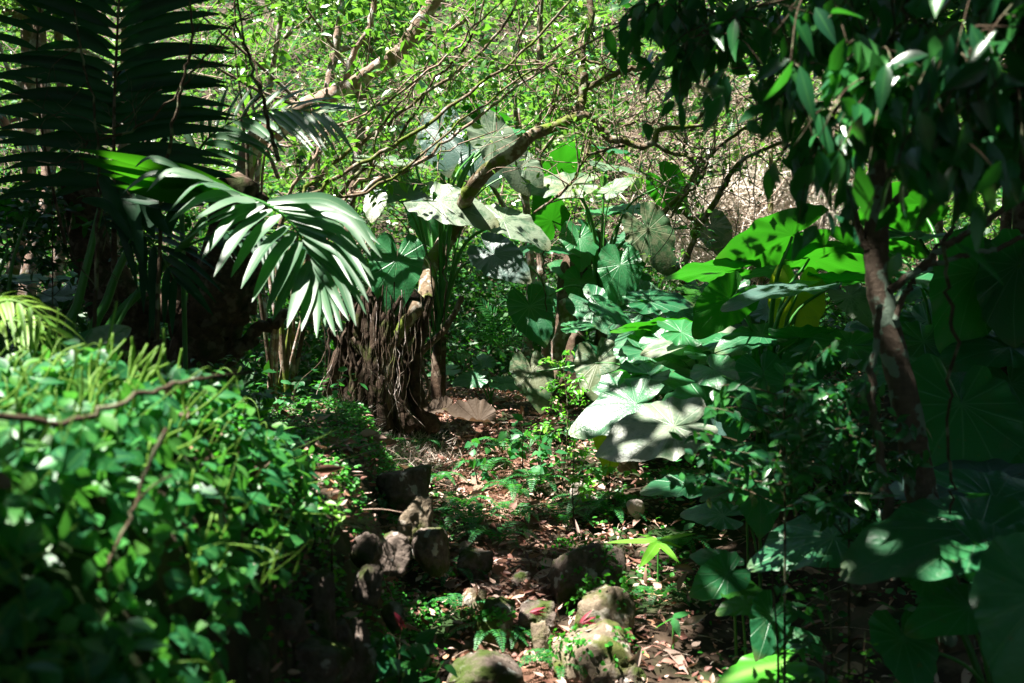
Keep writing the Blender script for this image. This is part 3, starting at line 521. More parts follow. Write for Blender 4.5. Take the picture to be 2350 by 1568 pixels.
path_tube('stem', [(2045, 1330), (2042, 1200), (2020, 1050), (2000, 900), (2010, 790), (2020, 700)], 3.15, .016, .010, 'bark_red', e, seg=9)
# overhanging near branch with drooping leaves, upper right
e = empty('overhanging_branch', P(2100, -260, 2.5), 'leafy branch with drooping glossy leaves hanging over the upper right, out of focus', 'branch')
m = MB(); tips = []
HB = [[(2500, -260), (2300, -140), (2100, -60), (1900, -30), (1720, 20)], [(2500, -200), (2380, 0), (2240, 90), (2130, 150)], [(2100, -60), (2060, 60), (2000, 180), (1950, 260)], [(2240, 60), (2220, 180), (2170, 260), (2150, 320)],
      [(1900, -30), (1840, 60), (1790, 140), (1760, 190)], [(2450, 60), (2400, 160), (2300, 240)], [(1720, 20), (1640, 60), (1560, 110)], [(2000, 180), (1900, 260), (1880, 330)], [(2300, -140), (2350, -20), (2330, 110)], [(1640, 30), (1560, 0), (1500, 30)], [(2000, 100), (2030, 150), (2040, 200)]]
for i, p in enumerate(HB):
    d = [2.6, 2.3, 2.5, 2.2, 2.8, 2.5, 3.2, 2.7, 2.3, 3.4, 2.4][i]; c = tube(m, Pz(p, d), .009 if i < 2 else .005, .003, seg=6, wob=.008)
    for j in range(26 if i > 1 else 34):
        q = c[rng.integers(0, len(c))]; dd = nrm(rng.normal(0, 1, 3) * [1, 1, .5] - [0, 0, .6]); l = rng.uniform(.05, .30); cc = tube(m, [q, q + dd * l * .6, q + dd * l - [0, 0, l * .3]], .0025, .0015, seg=4, per=3, lump=0); tips += list(cc[1:])
m.build('twigs', M['twigdark'], e)
tips = np.array(tips); n = 920; p = tips[rng.integers(0, len(tips), n)] + rng.normal(0, .015, (n, 3)); m = MB()
leaves(m, p, rng.normal(0, .55, (n, 3)) - [0, 0, 1.0], rng.normal(0, .5, (n, 3)) + [-.15, -.75, .45], rng.uniform(.06, .145, n), rng.uniform(.028, .056, n), k=5, fold=.3, droop=.18)
m.build('foliage', M['near'], e)
# darker leafy crown right behind it
e = empty('shaded_tree', gpt(2330, 5.2, .05), 'dark shaded small leaved tree at the right edge behind the overhanging branch', 'tree')
path_tube('trunk', [(2330, 1300), (2320, 900), (2345, 500), (2330, 100), (2300, -100)], 5.2, .05, .03, 'bark_dark', e)
m = MB()
for k in range(40):
    a = rng.random(); px = 1480 + 980 * a; cloud(m, P(px, rng.uniform(-140, 60 + 170 * a * rng.random()), rng.uniform(4.4, 6.0)), (.26, .3, .26), 75, .10, k=2, rr=.2, up=.3)
m.build('crown', M['near'], e)
# ------------------------------------------------------------------ giant heart shaped leaves
PHI = np.radians([0, 12, 28, 50, 75, 100, 125, 148, 163, 172, 180]); RAD = np.array([1.0, .84, .67, .55, .49, .48, .51, .54, .50, .28, .06])
def ear_leaf(parent, c, L, ang, N, mat, cup=.10, droop=.22, ruffle=.018, label=None, stalk_to=None, stalk_r=None, name='leaf'):
    c = np.asarray(c, float); N = nrm(np.array(N, float)); a = math.radians(ang); T = np.array([math.cos(a), -.15, math.sin(a)])
    if abs(N[2]) > .75: T = np.array([math.cos(a), math.sin(a), 0])
    T = nrm(T - N * np.dot(T, N)); B = np.cross(T, N); na, nr = 108, 9
    ph = np.linspace(-np.pi, np.pi, na); t = np.linspace(0, 1, nr) ** .8; p1, p2, p3 = rng.random(3) * 6
    R = np.interp(np.abs(ph), PHI, RAD) * (1 + .016 * np.sin(18 * ph + p1) + .025 * np.sin(7 * ph + p2)) * (1 + .05 * np.sin(2 * ph + p3))
    tt, pp = np.meshgrid(t, ph, indexing='ij'); x = tt * R[None] * np.sin(pp); y = tt * R[None] * np.cos(pp)
    z = cup * np.abs(x) ** 1.2 * 1.4 - droop * y * np.abs(y) - .25 * x ** 2 + .0035 * np.cos(14 * pp) * tt + ruffle * np.sin(9 * pp + p2) * tt ** 3 + ruffle * .6 * np.sin(15 * pp + p3) * tt ** 4 + .05 * np.sin(3 * x + p1) * tt
    c0 = c - T * L * .18      # the given point is the middle of the blade
    v = c0 + (T * (y * L)[..., None] + B * (x * L)[..., None] + N * (z * L)[..., None])
    i = (np.arange(nr - 1)[:, None] * na + np.arange(na - 1)[None]).ravel()
    m = MB(); m.add(v.reshape(-1, 3), np.stack([i, i + 1, i + na + 1, i + na], 1), rng.random(), np.stack([x, y], -1).reshape(-1, 2))
    o = m.build(name, M[mat], parent)
    if label: o['label'] = label
    if stalk_to is not None:
        s = np.asarray(stalk_to, float); h = (c0 + s) / 2 + [0, 0, .22 * np.linalg.norm(c0 - s)] ; h[:2] = .35 * c0[:2] + .65 * s[:2]
        m = MB(); tube(m, [s, h, c0 - N * .012], .0, rad=[L * .045, L * .032, L * .018], seg=8, per=8, lump=.03); m.build('leaf_stalk', M['stalk'], o)
    return o
def ear_plant(label, base, stem_h, lv, lean=(0, 0), group='giant leaved plants'):
    b = np.asarray(base, float); e = empty('giant_leaf_plant', b, label, 'giant leaf plant', group)
    top = b + np.array([lean[0], lean[1], stem_h])
    if stem_h > .12:
        m = MB(); tube(m, [b - [0, 0, .05], (b + top) / 2 + rng.normal(0, .03, 3), top], .07, .05, seg=10, lump=.15); m.build('stem', M['bark_dark'], e)
    for q in lv:
        px, py, d, L, ang, N, mt = q[:7]; ear_leaf(e, P(px, py, d), L, ang, N, mt, stalk_to=top + rng.normal(0, .03, 3) * [1, 1, .5], **(q[7] if len(q) > 7 else {}))
gp = gpt
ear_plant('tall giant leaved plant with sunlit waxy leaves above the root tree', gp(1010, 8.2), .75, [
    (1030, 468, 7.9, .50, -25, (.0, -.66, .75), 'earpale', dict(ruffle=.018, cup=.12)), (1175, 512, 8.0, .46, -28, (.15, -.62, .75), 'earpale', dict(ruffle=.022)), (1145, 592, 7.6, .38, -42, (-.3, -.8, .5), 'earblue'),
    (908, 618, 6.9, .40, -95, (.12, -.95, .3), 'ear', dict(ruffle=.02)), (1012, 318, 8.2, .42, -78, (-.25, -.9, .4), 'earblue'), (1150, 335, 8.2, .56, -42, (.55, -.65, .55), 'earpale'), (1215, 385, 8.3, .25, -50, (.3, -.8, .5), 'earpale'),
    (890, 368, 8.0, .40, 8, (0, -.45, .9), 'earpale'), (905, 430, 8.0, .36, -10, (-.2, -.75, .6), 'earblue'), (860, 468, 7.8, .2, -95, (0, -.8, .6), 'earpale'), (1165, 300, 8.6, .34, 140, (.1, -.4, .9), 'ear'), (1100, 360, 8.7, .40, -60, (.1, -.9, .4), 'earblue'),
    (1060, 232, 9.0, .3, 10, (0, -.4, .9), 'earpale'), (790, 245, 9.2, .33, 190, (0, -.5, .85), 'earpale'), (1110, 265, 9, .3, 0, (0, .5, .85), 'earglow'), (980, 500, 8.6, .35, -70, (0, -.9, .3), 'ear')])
ear_plant('giant leaved plant in the centre with a brownish leaf at its top', gp(1370, 8.8), .95, [
    (1290, 425, 8.4, .44, 175, (0, -.6, .8), 'earold', dict(label='brownish sunlit leaf')), (1292, 372, 8.8, .34, 80, (0, .75, .6), 'earglow'), (1410, 385, 8.8, .34, 0, (.1, -.35, .95), 'earpale'), (1412, 430, 8.5, .22, 40, (-.5, -.6, .6), 'earold'),
    (1500, 545, 8.3, .46, -58, (.3, -.85, .35), 'earold', dict(label='yellow speckled leaf')), (1422, 625, 8.1, .37, -95, (-.05, -.96, .3), 'ear', dict(ruffle=.02)), (1378, 712, 8.1, .42, -48, (-.1, -.8, .55), 'earshine'), (1222, 718, 8.0, .38, -72, (0, -.85, .5), 'ear'),
    (1258, 572, 8.4, .26, 0, (0, -.35, .95), 'ear'), (1535, 432, 9, .36, -60, (0, .8, .5), 'earglow'), (1262, 492, 8.9, .36, 110, (0, .8, .5), 'earglow'), (1410, 345, 9, .3, 20, (.1, -.4, .9), 'ear'), (1440, 480, 8.9, .35, 180, (0, -.3, .9), 'ear'),
    (1330, 560, 8.7, .35, -90, (.1, -.8, .5), 'ear'), (1450, 700, 8.5, .3, -60, (.3, -.7, .5), 'ear'), (1560, 620, 8.5, .3, -40, (.3, -.6, .7), 'ear'), (1640, 530, 8.8, .33, -70, (-.2, -.85, .5), 'earold'), (1330, 660, 8.6, .3, -100, (.1, -.8, .5), 'ear')], lean=(.05, 0))
ear_plant('giant leaved plant with stacked drooping leaves right of the centre', gp(1560, 7.0), .3, [
    (1510, 692, 7.1, .34, 10, (0, -.6, .8), 'ear'), (1525, 748, 7.0, .46, 185, (.1, .35, .9), 'earglow'), (1575, 720, 7.2, .3, -20, (.2, -.6, .7), 'ear'), (1600, 778, 6.6, .46, 183, (0, -.30, .95), 'earpale'), (1640, 815, 6.8, .36, -20, (0, -.6, .8), 'earshine'),
    (1500, 812, 6.8, .32, -30, (0, -.6, .8), 'earshine'), (1455, 790, 7.0, .32, 120, (-.4, -.6, .6), 'earshine'), (1460, 840, 6.7, .36, 200, (0, .2, 1), 'ear'), (1375, 850, 7.1, .36, -80, (-.2, -.85, .5), 'earold', dict(label='brown edged tattered leaf')),
    (1525, 862, 6.4, .44, 5, (0, -.35, .95), 'ear'), (1432, 935, 6.0, .42, 200, (-.1, -.62, .78), 'earshine'), (1600, 930, 6.0, .40, -140, (.1, -.5, .8), 'ear'), (1685, 850, 6.2, .28, 190, (0, .6, .75), 'earglow'),
    (1225, 868, 7.2, .32, -78, (0, -.85, .5), 'earold', dict(label='yellow blotched hanging leaf')), (1400, 1010, 6.0, .25, -100, (.2, -.7, .5), 'earyellow')])
ear_plant('low giant leaved plant with one broad pale leaf spread beside the path', gp(1640, 5.9), .12, [
    (1512, 985, 5.7, .50, 195, (-.05, -.5, .87), 'earpale', dict(label='broad pale leaf with a wavy edge', ruffle=.022)), (1620, 960, 5.9, .36, 30, (.1, -.55, .8), 'earblue'), (1560, 1115, 5.4, .26, 180, (0, -.3, .95), 'ear'), (1590, 1090, 5.6, .2, 20, (0, -.3, .95), 'ear'), (1700, 1060, 5.5, .3, -20, (0, -.5, .8), 'ear'), (1640, 1180, 5.0, .22, 160, (0, -.4, .9), 'ear')])
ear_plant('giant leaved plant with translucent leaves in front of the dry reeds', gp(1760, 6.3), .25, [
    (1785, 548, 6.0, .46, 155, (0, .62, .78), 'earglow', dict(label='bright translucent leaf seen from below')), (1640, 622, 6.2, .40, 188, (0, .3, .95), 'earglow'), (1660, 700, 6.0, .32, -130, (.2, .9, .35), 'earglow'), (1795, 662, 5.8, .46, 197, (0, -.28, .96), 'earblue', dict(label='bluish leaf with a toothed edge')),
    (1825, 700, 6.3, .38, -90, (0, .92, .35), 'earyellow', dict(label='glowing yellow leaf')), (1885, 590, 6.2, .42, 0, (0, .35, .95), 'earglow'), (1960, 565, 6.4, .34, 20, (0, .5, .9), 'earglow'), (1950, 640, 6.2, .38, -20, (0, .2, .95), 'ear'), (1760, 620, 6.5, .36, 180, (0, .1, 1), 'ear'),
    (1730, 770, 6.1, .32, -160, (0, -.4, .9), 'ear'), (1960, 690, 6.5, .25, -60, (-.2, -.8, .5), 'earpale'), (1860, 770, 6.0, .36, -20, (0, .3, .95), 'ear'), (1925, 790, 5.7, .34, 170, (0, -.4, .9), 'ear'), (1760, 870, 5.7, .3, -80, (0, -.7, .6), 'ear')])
ear_plant('giant leaved plant behind the lichen spotted trunk with overlapping dark leaves', gp(2200, 5.6), .35, [
    (2080, 470, 6.0, .44, 195, (0, .7, .7), 'earglow'), (2150, 545, 5.4, .52, 5, (0, -.12, 1), 'earblue'), (2270, 585, 5.2, .52, 178, (0, .15, 1), 'ear'), (2230, 660, 5.0, .5, -95, (0, .85, .5), 'ear'), (2330, 640, 4.9, .45, -80, (-.2, .85, .5), 'ear'), (2130, 640, 5.8, .32, 0, (0, -.3, .95), 'ear'),
    (2150, 790, 5.5, .38, -30, (0, -.5, .8), 'ear'), (2290, 800, 5.0, .42, 200, (0, -.4, .9), 'ear'), (2100, 850, 5.2, .36, 180, (0, -.3, .95), 'ear'), (2230, 880, 5.0, .38, -60, (0, -.5, .85), 'ear'), (2330, 900, 5.0, .34, -90, (0, -.6, .8), 'ear'), (2040, 560, 6.2, .3, 10, (0, .4, .9), 'earglow')])
ear_plant('dark shaded giant leaved plant at the right edge with one huge flat leaf', gp(2300, 4.1), .15, [
    (2210, 965, 3.9, .46, -100, (0, -.75, .65), 'ear', dict(label='huge dark leaf facing the camera')), (2230, 1105, 3.6, .44, 175, (0, -.35, .95), 'earblue'), (2340, 1010, 4.0, .4, -30, (-.1, -.6, .8), 'ear'), (2330, 1150, 3.4, .4, 0, (0, -.4, .9), 'ear')])
ear_plant('nearer dark giant leaved plant spreading low across the lower right', gp(2330, 3.0), .12, [
    (2190, 1225, 2.9, .42, 188, (-.05, -.4, .92), 'ear'), (1875, 1238, 3.4, .33, 188, (-.1, -.35, .95), 'ear'), (2320, 1290, 2.8, .27, -40, (0, -.5, .9), 'ear'), (2080, 1490, 3.0, .2, -90, (0, -.6, .7), 'ear'), (2200, 1400, 2.9, .2, 200, (0, -.5, .8), 'ear'), (2140, 1330, 3.0, .17, -60, (.2, -.6, .8), 'ear')])
ear_plant('nearest giant leaved plant with one green leaf cut by the right edge', gp(2450, 1.8), .1, [(2385, 1420, 2.0, .26, -105, (-.35, -.82, .45), 'ear')])
for lab, bx, bd, lv in [
    ('small giant leaf seedling with folded leaves low at the right of the path', 1700, 4.1, [(1655, 1325, 4.0, .18, -150, (.2, -.8, .6), 'ear'), (1650, 1290, 4.1, .15, 140, (0, -.7, .7), 'ear'), (1700, 1350, 4.0, .14, 10, (0, -.4, .9), 'earglow')]),
    ('heart leaved seedling in the middle of the lower right undergrowth', 1800, 3.6, [(1765, 1430, 3.6, .17, -115, (.2, -.75, .6), 'ear'), (1700, 1390, 3.7, .12, 190, (0, -.4, .9), 'earglow'), (1840, 1470, 3.6, .12, -20, (0, -.5, .8), 'ear')]),
    ('seedling with one bright green flat leaf near the bottom right of the path', 1790, 3.55, [(1755, 1533, 3.5, .21, 192, (-.05, -.38, .92), 'bright', dict(label='bright sunlit green leaf')), (1840, 1545, 3.5, .14, 0, (0, -.4, .9), 'ear')]),
    ('seedling with a pointed leaf hanging below the blurred shrub', 1740, 4.6, [(1745, 1150, 4.5, .22, -95, (0, -.85, .5), 'ear'), (1690, 1100, 4.6, .16, 170, (0, -.4, .9), 'ear'), (1660, 1130, 4.7, .16, 190, (0, -.4, .9), 'earglow')]),
    ('low round leaved plant left of the hollow stump by the creeper', 150, 3.3, [(170, 830, 3.3, .26, 60, (-.1, -.85, .5), 'ear'), (215, 905, 3.2, .2, -20, (0, -.7, .7), 'ear')]),
    ('plant with one pale shining leaf in the left background', 140, 6.2, [(130, 680, 6, .26, 180, (0, -.5, .85), 'earpale'), (60, 640, 6.2, .26, 20, (0, -.3, .9), 'ear'), (190, 640, 6.3, .25, -30, (0, -.4, .9), 'ear')]),
    ('giant leaf cut by the left edge under the cream based tree', -60, 6.4, [(20, 440, 6.2, .34, 0, (0, -.3, .95), 'earblue'), (30, 490, 6.0, .30, 20, (0, .5, .8), 'earglow'), (-30, 540, 6, .3, 40, (0, -.4, .9), 'ear')]),
    ('broad leaved plant shaded in the gap under the centre leaves', 1130, 8.2, [(1080, 870, 8, .22, 180, (0, -.5, .8), 'ear'), (1170, 880, 8.1, .25, 0, (0, -.5, .8), 'ear'), (1110, 830, 8.4, .2, 100, (0, -.6, .8), 'ear'), (1020, 850, 8.3, .2, 190, (0, -.5, .8), 'ear')])]:
    ear_plant(lab, gp(bx, bd), .06, lv, group='small heart leaved seedlings')
def fill(label, bx, bd, x0, x1, y0, y1, d0, d1, n, L0, L1, mats):
    lv = []
    for k in range(n):
        a = rng.uniform(0, 360); lv.append((rng.uniform(x0, x1), rng.uniform(y0, y1), rng.uniform(d0, d1), rng.uniform(L0, L1), a, (rng.normal(0, .25), -.25 - .6 * rng.random(), rng.uniform(.5, .95)), mats[k % len(mats)]))
    ear_plant(label, gp(bx, bd), .2, lv)
fill('crowded green giant leaved plant behind the stacked drooping leaves', 1600, 7.9, 1400, 1760, 640, 900, 7.3, 8.2, 20, .26, .38, ['ear', 'earshine', 'ear', 'earglow'])
fill('glossy giant leaved plant cascading toward the path above the broad pale leaf', 1620, 6.7, 1360, 1700, 760, 910, 6.2, 6.9, 11, .22, .34, ['ear', 'earshine', 'ear'])
fill('shadowy giant leaved plant filling the space right of the low pale leaf', 1800, 5.4, 1640, 1960, 820, 1080, 5.0, 6.0, 14, .2, .34, ['ear'])
fill('crowded dark giant leaved plant behind the trunk at the right', 2180, 6.6, 1990, 2350, 640, 900, 6.0, 7.0, 18, .24, .4, ['ear', 'earshine', 'ear'])
fill('shadowed giant leaved plant deep behind the round centre leaf', 1300, 9.4, 1160, 1480, 470, 700, 9.0, 9.4, 12, .26, .36, ['ear'])
fill('green leaved plant low between the fibrous tree and the stacked leaves', 1390, 7.6, 1290, 1480, 740, 870, 7.3, 7.8, 7, .16, .26, ['ear', 'ear', 'earshine'])
# big dead leaf curled on the ground
e = empty('dead_leaf', ground_at(1080, 1000, 5, 9), 'large curled brown dead leaf lying on the litter below the centre', 'dead leaf')
ear_leaf(e, P(1085, 968, 6.8), .25, 170, (-.15, -.5, .8), 'dead', cup=.8, droop=-.5, ruffle=.04, name='blade'); ear_leaf(e, P(1010, 940, 6.9), .15, 150, (-.4, -.5, .7), 'dead', cup=.6, droop=-.3, ruffle=.04, name='blade')

# ------------------------------------------------------------------ palm
def frond(parent, pts, n, Lm, Wd, N, al=60, al2=None, grav=.35, mat='palm', rach='stalk', r0=.010, prof=(.55, 1, .95, .55), s0=.06, taper=.25, k=7, name='frond', sides=(1, 1), curl=0., jit=.05):
    c = spline(pts, 10); s = np.linspace(s0, .995, n); idx = s * (len(c) - 1); p = np.stack([np.interp(idx, np.arange(len(c)), c[:, j]) for j in range(3)], 1)
    Tn = nrm(np.gradient(c, axis=0)); Tn = nrm(np.stack([np.interp(idx, np.arange(len(c)), Tn[:, j]) for j in range(3)], 1))
    N = nrm(np.broadcast_to(np.array(N, float), Tn.shape)); N = nrm(N - Tn * (N * Tn).sum(1, keepdims=True)); B = np.cross(Tn, N)
    m = MB(); ln = Lm * np.interp(s, np.linspace(0, 1, len(prof)), prof)
    for sd, scl in ((-1, sides[0]), (1, sides[1])):
        if not scl: continue
        a = np.radians((al if sd < 0 or al2 is None else al2) + rng.normal(0, 3, n)) * (1 - taper * s); d = Tn * np.cos(a)[:, None] + sd * B * np.sin(a)[:, None] + rng.normal(0, jit, (n, 3)) + N * .08
        leaves(m, p, d, N + sd * B * .25 + rng.normal(0, .06, (n, 3)), ln * scl * rng.uniform(.92, 1.06, n), Wd * rng.uniform(.9, 1.1, n), k=k, shape='blade', fold=.35, droop=curl, grav=grav)
    o = m.build(name, M[mat], parent); m = MB(); tube(m, pts, r0, r0 * .25, seg=7, per=8, lump=.03); m.build('rachis', M[rach], o); return o
crown = P(60, 600, 4.6)
pb = gp(225, 4.6, .05)
e = empty('palm', pb, 'feather palm whose grey green lit frond arches over the left centre', 'palm')
C2 = lambda cx, cy: (137 + .3908 * cx, 229 + .3908 * cy)
def strips(parent, rach, lst, d0, d1, mat, N, r0=.012, name='frond'):
    """a frond drawn leaflet by leaflet: base, bend, tip and width of every blade"""
    m = MB()
    for q in lst:
        (bx, by), (mx, my), (tx, ty), w = q; dd = d0 + (d1 - d0) * rng.random() * .3; dt = rng.normal(0, .03)
        c = spline([P(*C2(bx, by), dd), P(*C2((bx + mx) / 2 + rng.normal(0, 6), (by + my) / 2 - 12), dd - .02), P(*C2(mx, my), dd - .05 + dt), P(*C2(tx, ty), d1 - .03 + dt)], 4); n = len(c)
        T = nrm(np.gradient(c, axis=0)); B = nrm(np.cross(T, np.broadcast_to(np.array(N) + rng.normal(0, .18, 3), (n, 3)))); Nn = np.cross(B, T); s = np.linspace(0, 1, n)
        W_ = 1.18 * w * np.interp(s, [0, .12, .4, .7, .9, 1], [.25, .7, 1, .92, .5, .03]) * .5; e1 = c + B * W_[:, None] + Nn * W_[:, None] * .30; e2 = c - B * W_[:, None] + Nn * W_[:, None] * .30
        f = []
        for i in range(n - 1): f += [(i, i + 1, n + i + 1, n + i), (n + i, n + i + 1, 2 * n + i + 1, 2 * n + i)]
        m.add(np.concatenate([e1, c, e2]), f, rng.random(), np.concatenate([np.stack([np.full(n, k), s], 1) for k in (-1, 0, 1)]))
    o = m.build(name, M[mat], parent); m = MB(); tube(m, [P(*C2(x, y), d0 + .02) for x, y in rach], r0, r0 * .3, seg=7, per=8, lump=.03); m.build('rachis', M['stalk'], o)
LL = [((1000, 530), (800, 510), (640, 660), .048), ((1060, 560), (820, 600), (640, 720), .054), ((1150, 600), (960, 620), (780, 715), .054), ((1200, 620), (990, 730), (830, 945), .058), ((1250, 650), (1050, 800), (905, 1040), .058), ((1300, 680), (1130, 840), (1005, 1045), .06),
      ((1350, 740), (1190, 900), (1065, 1110), .06), ((1390, 780), (1250, 960), (1130, 1190), .06), ((1420, 830), (1320, 1020), (1215, 1250), .058), ((1440, 880), (1350, 1080), (1250, 1300), .055), ((1470, 950), (1410, 1130), (1335, 1340), .052), ((1490, 1000), (1460, 1180), (1420, 1360), .046), ((1500, 1050), (1515, 1220), (1510, 1400), .034),
      ((1170, 600), (900, 690), (800, 760), .02), ((1180, 610), (860, 740), (700, 850), .018)]
RR = [((1240, 615), (1640, 620), (1880, 850), .05), ((1260, 630), (1680, 660), (1890, 930), .040), ((1290, 650), (1680, 720), (1850, 975), .034), ((1330, 690), (1680, 800), (1845, 1060), .034), ((1370, 730), (1670, 860), (1830, 1110), .034), ((1400, 770), (1670, 930), (1815, 1190), .034), ((1430, 820), (1660, 990), (1800, 1260), .040),
      ((1450, 870), (1640, 1050), (1740, 1330), .044), ((1480, 930), (1600, 1110), (1700, 1300), .036), ((1490, 970), (1590, 1160), (1660, 1360), .036), ((1500, 1010), (1560, 1190), (1620, 1390), .034), ((1510, 1050), (1545, 1200), (1560, 1330), .024), ((1220, 600), (1580, 590), (1800, 720), .04), ((1310, 670), (1640, 750), (1790, 960), .024), ((1350, 710), (1600, 800), (1740, 1000), .022), ((1385, 750), (1600, 880), (1720, 1090), .022)]
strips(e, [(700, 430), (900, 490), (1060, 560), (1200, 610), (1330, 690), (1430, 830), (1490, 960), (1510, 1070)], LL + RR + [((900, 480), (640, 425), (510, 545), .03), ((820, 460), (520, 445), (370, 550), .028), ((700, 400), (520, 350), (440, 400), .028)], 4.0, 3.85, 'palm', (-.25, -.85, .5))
strips(e, [(1080, 570), (900, 500), (650, 420), (400, 370)], [((1050, 560), (620, 400), (110, 290), .06), ((1000, 550), (560, 430), (95, 340), .055), ((960, 570), (560, 470), (150, 365), .055), ((900, 570), (560, 520), (230, 430), .055), ((860, 590), (600, 570), (300, 500), .055)], 4.25, 4.1, 'palmbacklit', (.1, .75, .65))
strips(e, [(900, 600), (600, 520), (300, 420)], [((850, 620), (640, 640), (350, 580), .06), ((780, 600), (660, 700), (640, 800), .05), ((560, 520), (560, 680), (650, 800), .055), ((480, 490), (500, 680), (560, 820), .055), ((360, 470), (430, 660), (490, 960), .06), ((240, 440), (330, 640), (430, 830), .06), ((130, 590), (300, 640), (420, 780), .04)], 4.3, 4.25, 'palmshade', (0, -.8, .5))
frond(e, Pz([(250, 780, 4.4), (330, 650, 4.5), (440, 560, 4.5), (560, 530, 4.4), (640, 560, 4.3)], 4), 12, .34, .035, (0, -.5, .85), al=45, mat='palmshade', s0=.55)
frond(e, Pz([(190, 520, 4.6), (260, 500, 4.6), (350, 560, 4.5), (400, 640, 4.4)], 4), 10, .4, .045, (-.2, -.5, .8), al=35, mat='palmshade')
for p in ([(165, 780), (180, 690), (205, 585), (230, 480)], [(210, 790), (245, 690), (285, 590), (400, 390)], [(235, 790), (330, 660), (420, 565), (470, 500)]):
    m = MB(); tube(m, np.vstack([[pb + [rng.uniform(-.05, .05), 0, 0]], Pz(p, 4.5)]), .026, .014, seg=9, lump=.04); m.build('leaf_stalk', M['stalk'], e)
pd = gp(262, 4.6, .05)
e = empty('shaded_palm', pd, 'palm with a tall shade darkened frond fanned across the upper left', 'palm')
frond(e, Pz([(262, 520), (262, 400), (262, 250), (268, 100), (276, -60), (285, -220)], 4.6), 27, .57, .068, (0, -1, .12), al=82, grav=.24, mat='palmshade', rach='bark_dark', r0=.011, prof=(.9, 1, 1, 1, .9), taper=.35, s0=.17, jit=.075, curl=.12)
frond(e, Pz([(150, 560), (110, 380), (85, 200), (90, 40), (120, -120)], 5.0), 15, .40, .040, (.2, -1, .2), al=74, grav=.35, mat='palmshade', rach='bark_dark', r0=.009, prof=(.8, 1, 1, .9), s0=.15, jit=.09)
m = MB(); tube(m, np.vstack([[pd], Pz([(262, 700), (262, 520)], 4.6)]), .018, .012, seg=8); m.build('leaf_stalk', M['bark_dark'], e)
e = empty('shining_palm', gp(430, 5.0, .05), 'palm with silvery shining leaflets behind the dark frond', 'palm')
frond(e, Pz([(420, 420), (470, 326), (544, 275), (640, 250), (740, 262)], 5.0), 17, .42, .036, (.1, -.7, .75), al=62, grav=.25, mat='palm', r0=.008, prof=(.7, 1, 1, .7))
frond(e, Pz([(400, 430), (330, 330), (310, 260), (250, 200)], 5.2), 12, .42, .036, (.1, -.6, .75), al=60, grav=.3, mat='palmshade', r0=.008)
m = MB(); tube(m, np.vstack([[gp(430, 5.0)], Pz([(420, 600), (415, 420)], 5.0)]), .015, .01, seg=8); m.build('leaf_stalk', M['stalk'], e)
e = empty('yellow_palm', gp(-30, 3.2, .05), 'small palm with arching yellow green frond at the left edge above the creeper', 'palm')
for k, p in enumerate([[(-60, 800), (-10, 700), (60, 700), (120, 760), (140, 840)], [(-60, 820), (0, 740), (70, 750), (110, 810)], [(-80, 760), (-20, 690), (30, 690), (95, 740)]]):
    frond(e, Pz(p, 2.9 + .1 * k), 11, .15, .014, (0, -.4, .9), al=60, grav=.6, mat='spike', rach='spike', r0=.006, k=5)
for k, (px, py) in enumerate([(20, 560), (60, 500), (-10, 620)]):
    m = MB(); tube(m, np.vstack([[gp(px - 60, 4.8)], Pz([(px - 40, py + 160), (px, py)], 4.8)]), .012, .006, seg=6); m.build('leaf_stalk', M['stalk'], e)
for lab, pts, g0 in [('palm frond silhouetted small at the far left edge behind the trunks', [[(-40, 330, 7), (20, 310, 7), (90, 330, 7)], [(-40, 300, 7), (0, 260, 7), (60, 250, 7)]], gp(-40, 7)),
                     ('small feathery palm in the dark gap right of the root tree', [[(1150, 800, 8.6), (1140, 740, 8.6), (1110, 700, 8.6)], [(1150, 800, 8.6), (1100, 760, 8.5), (1060, 740, 8.5)], [(1150, 800, 8.6), (1200, 760, 8.6), (1230, 740, 8.5)], [(1100, 830, 8.4), (1080, 815, 8.3), (1050, 812, 8.2)], [(1150, 800, 8.6), (1130, 780, 8.4), (1120, 770, 8.3)]], gp(1150, 8.6))]:
    e = empty('small_palm', g0, lab, 'palm')
    for p in pts: frond(e, Pz(p, 7), 16, .20, .016, (0, -.5, .85), al=60, mat='palm' if 'far' in lab else 'fern', r0=.005, k=4)

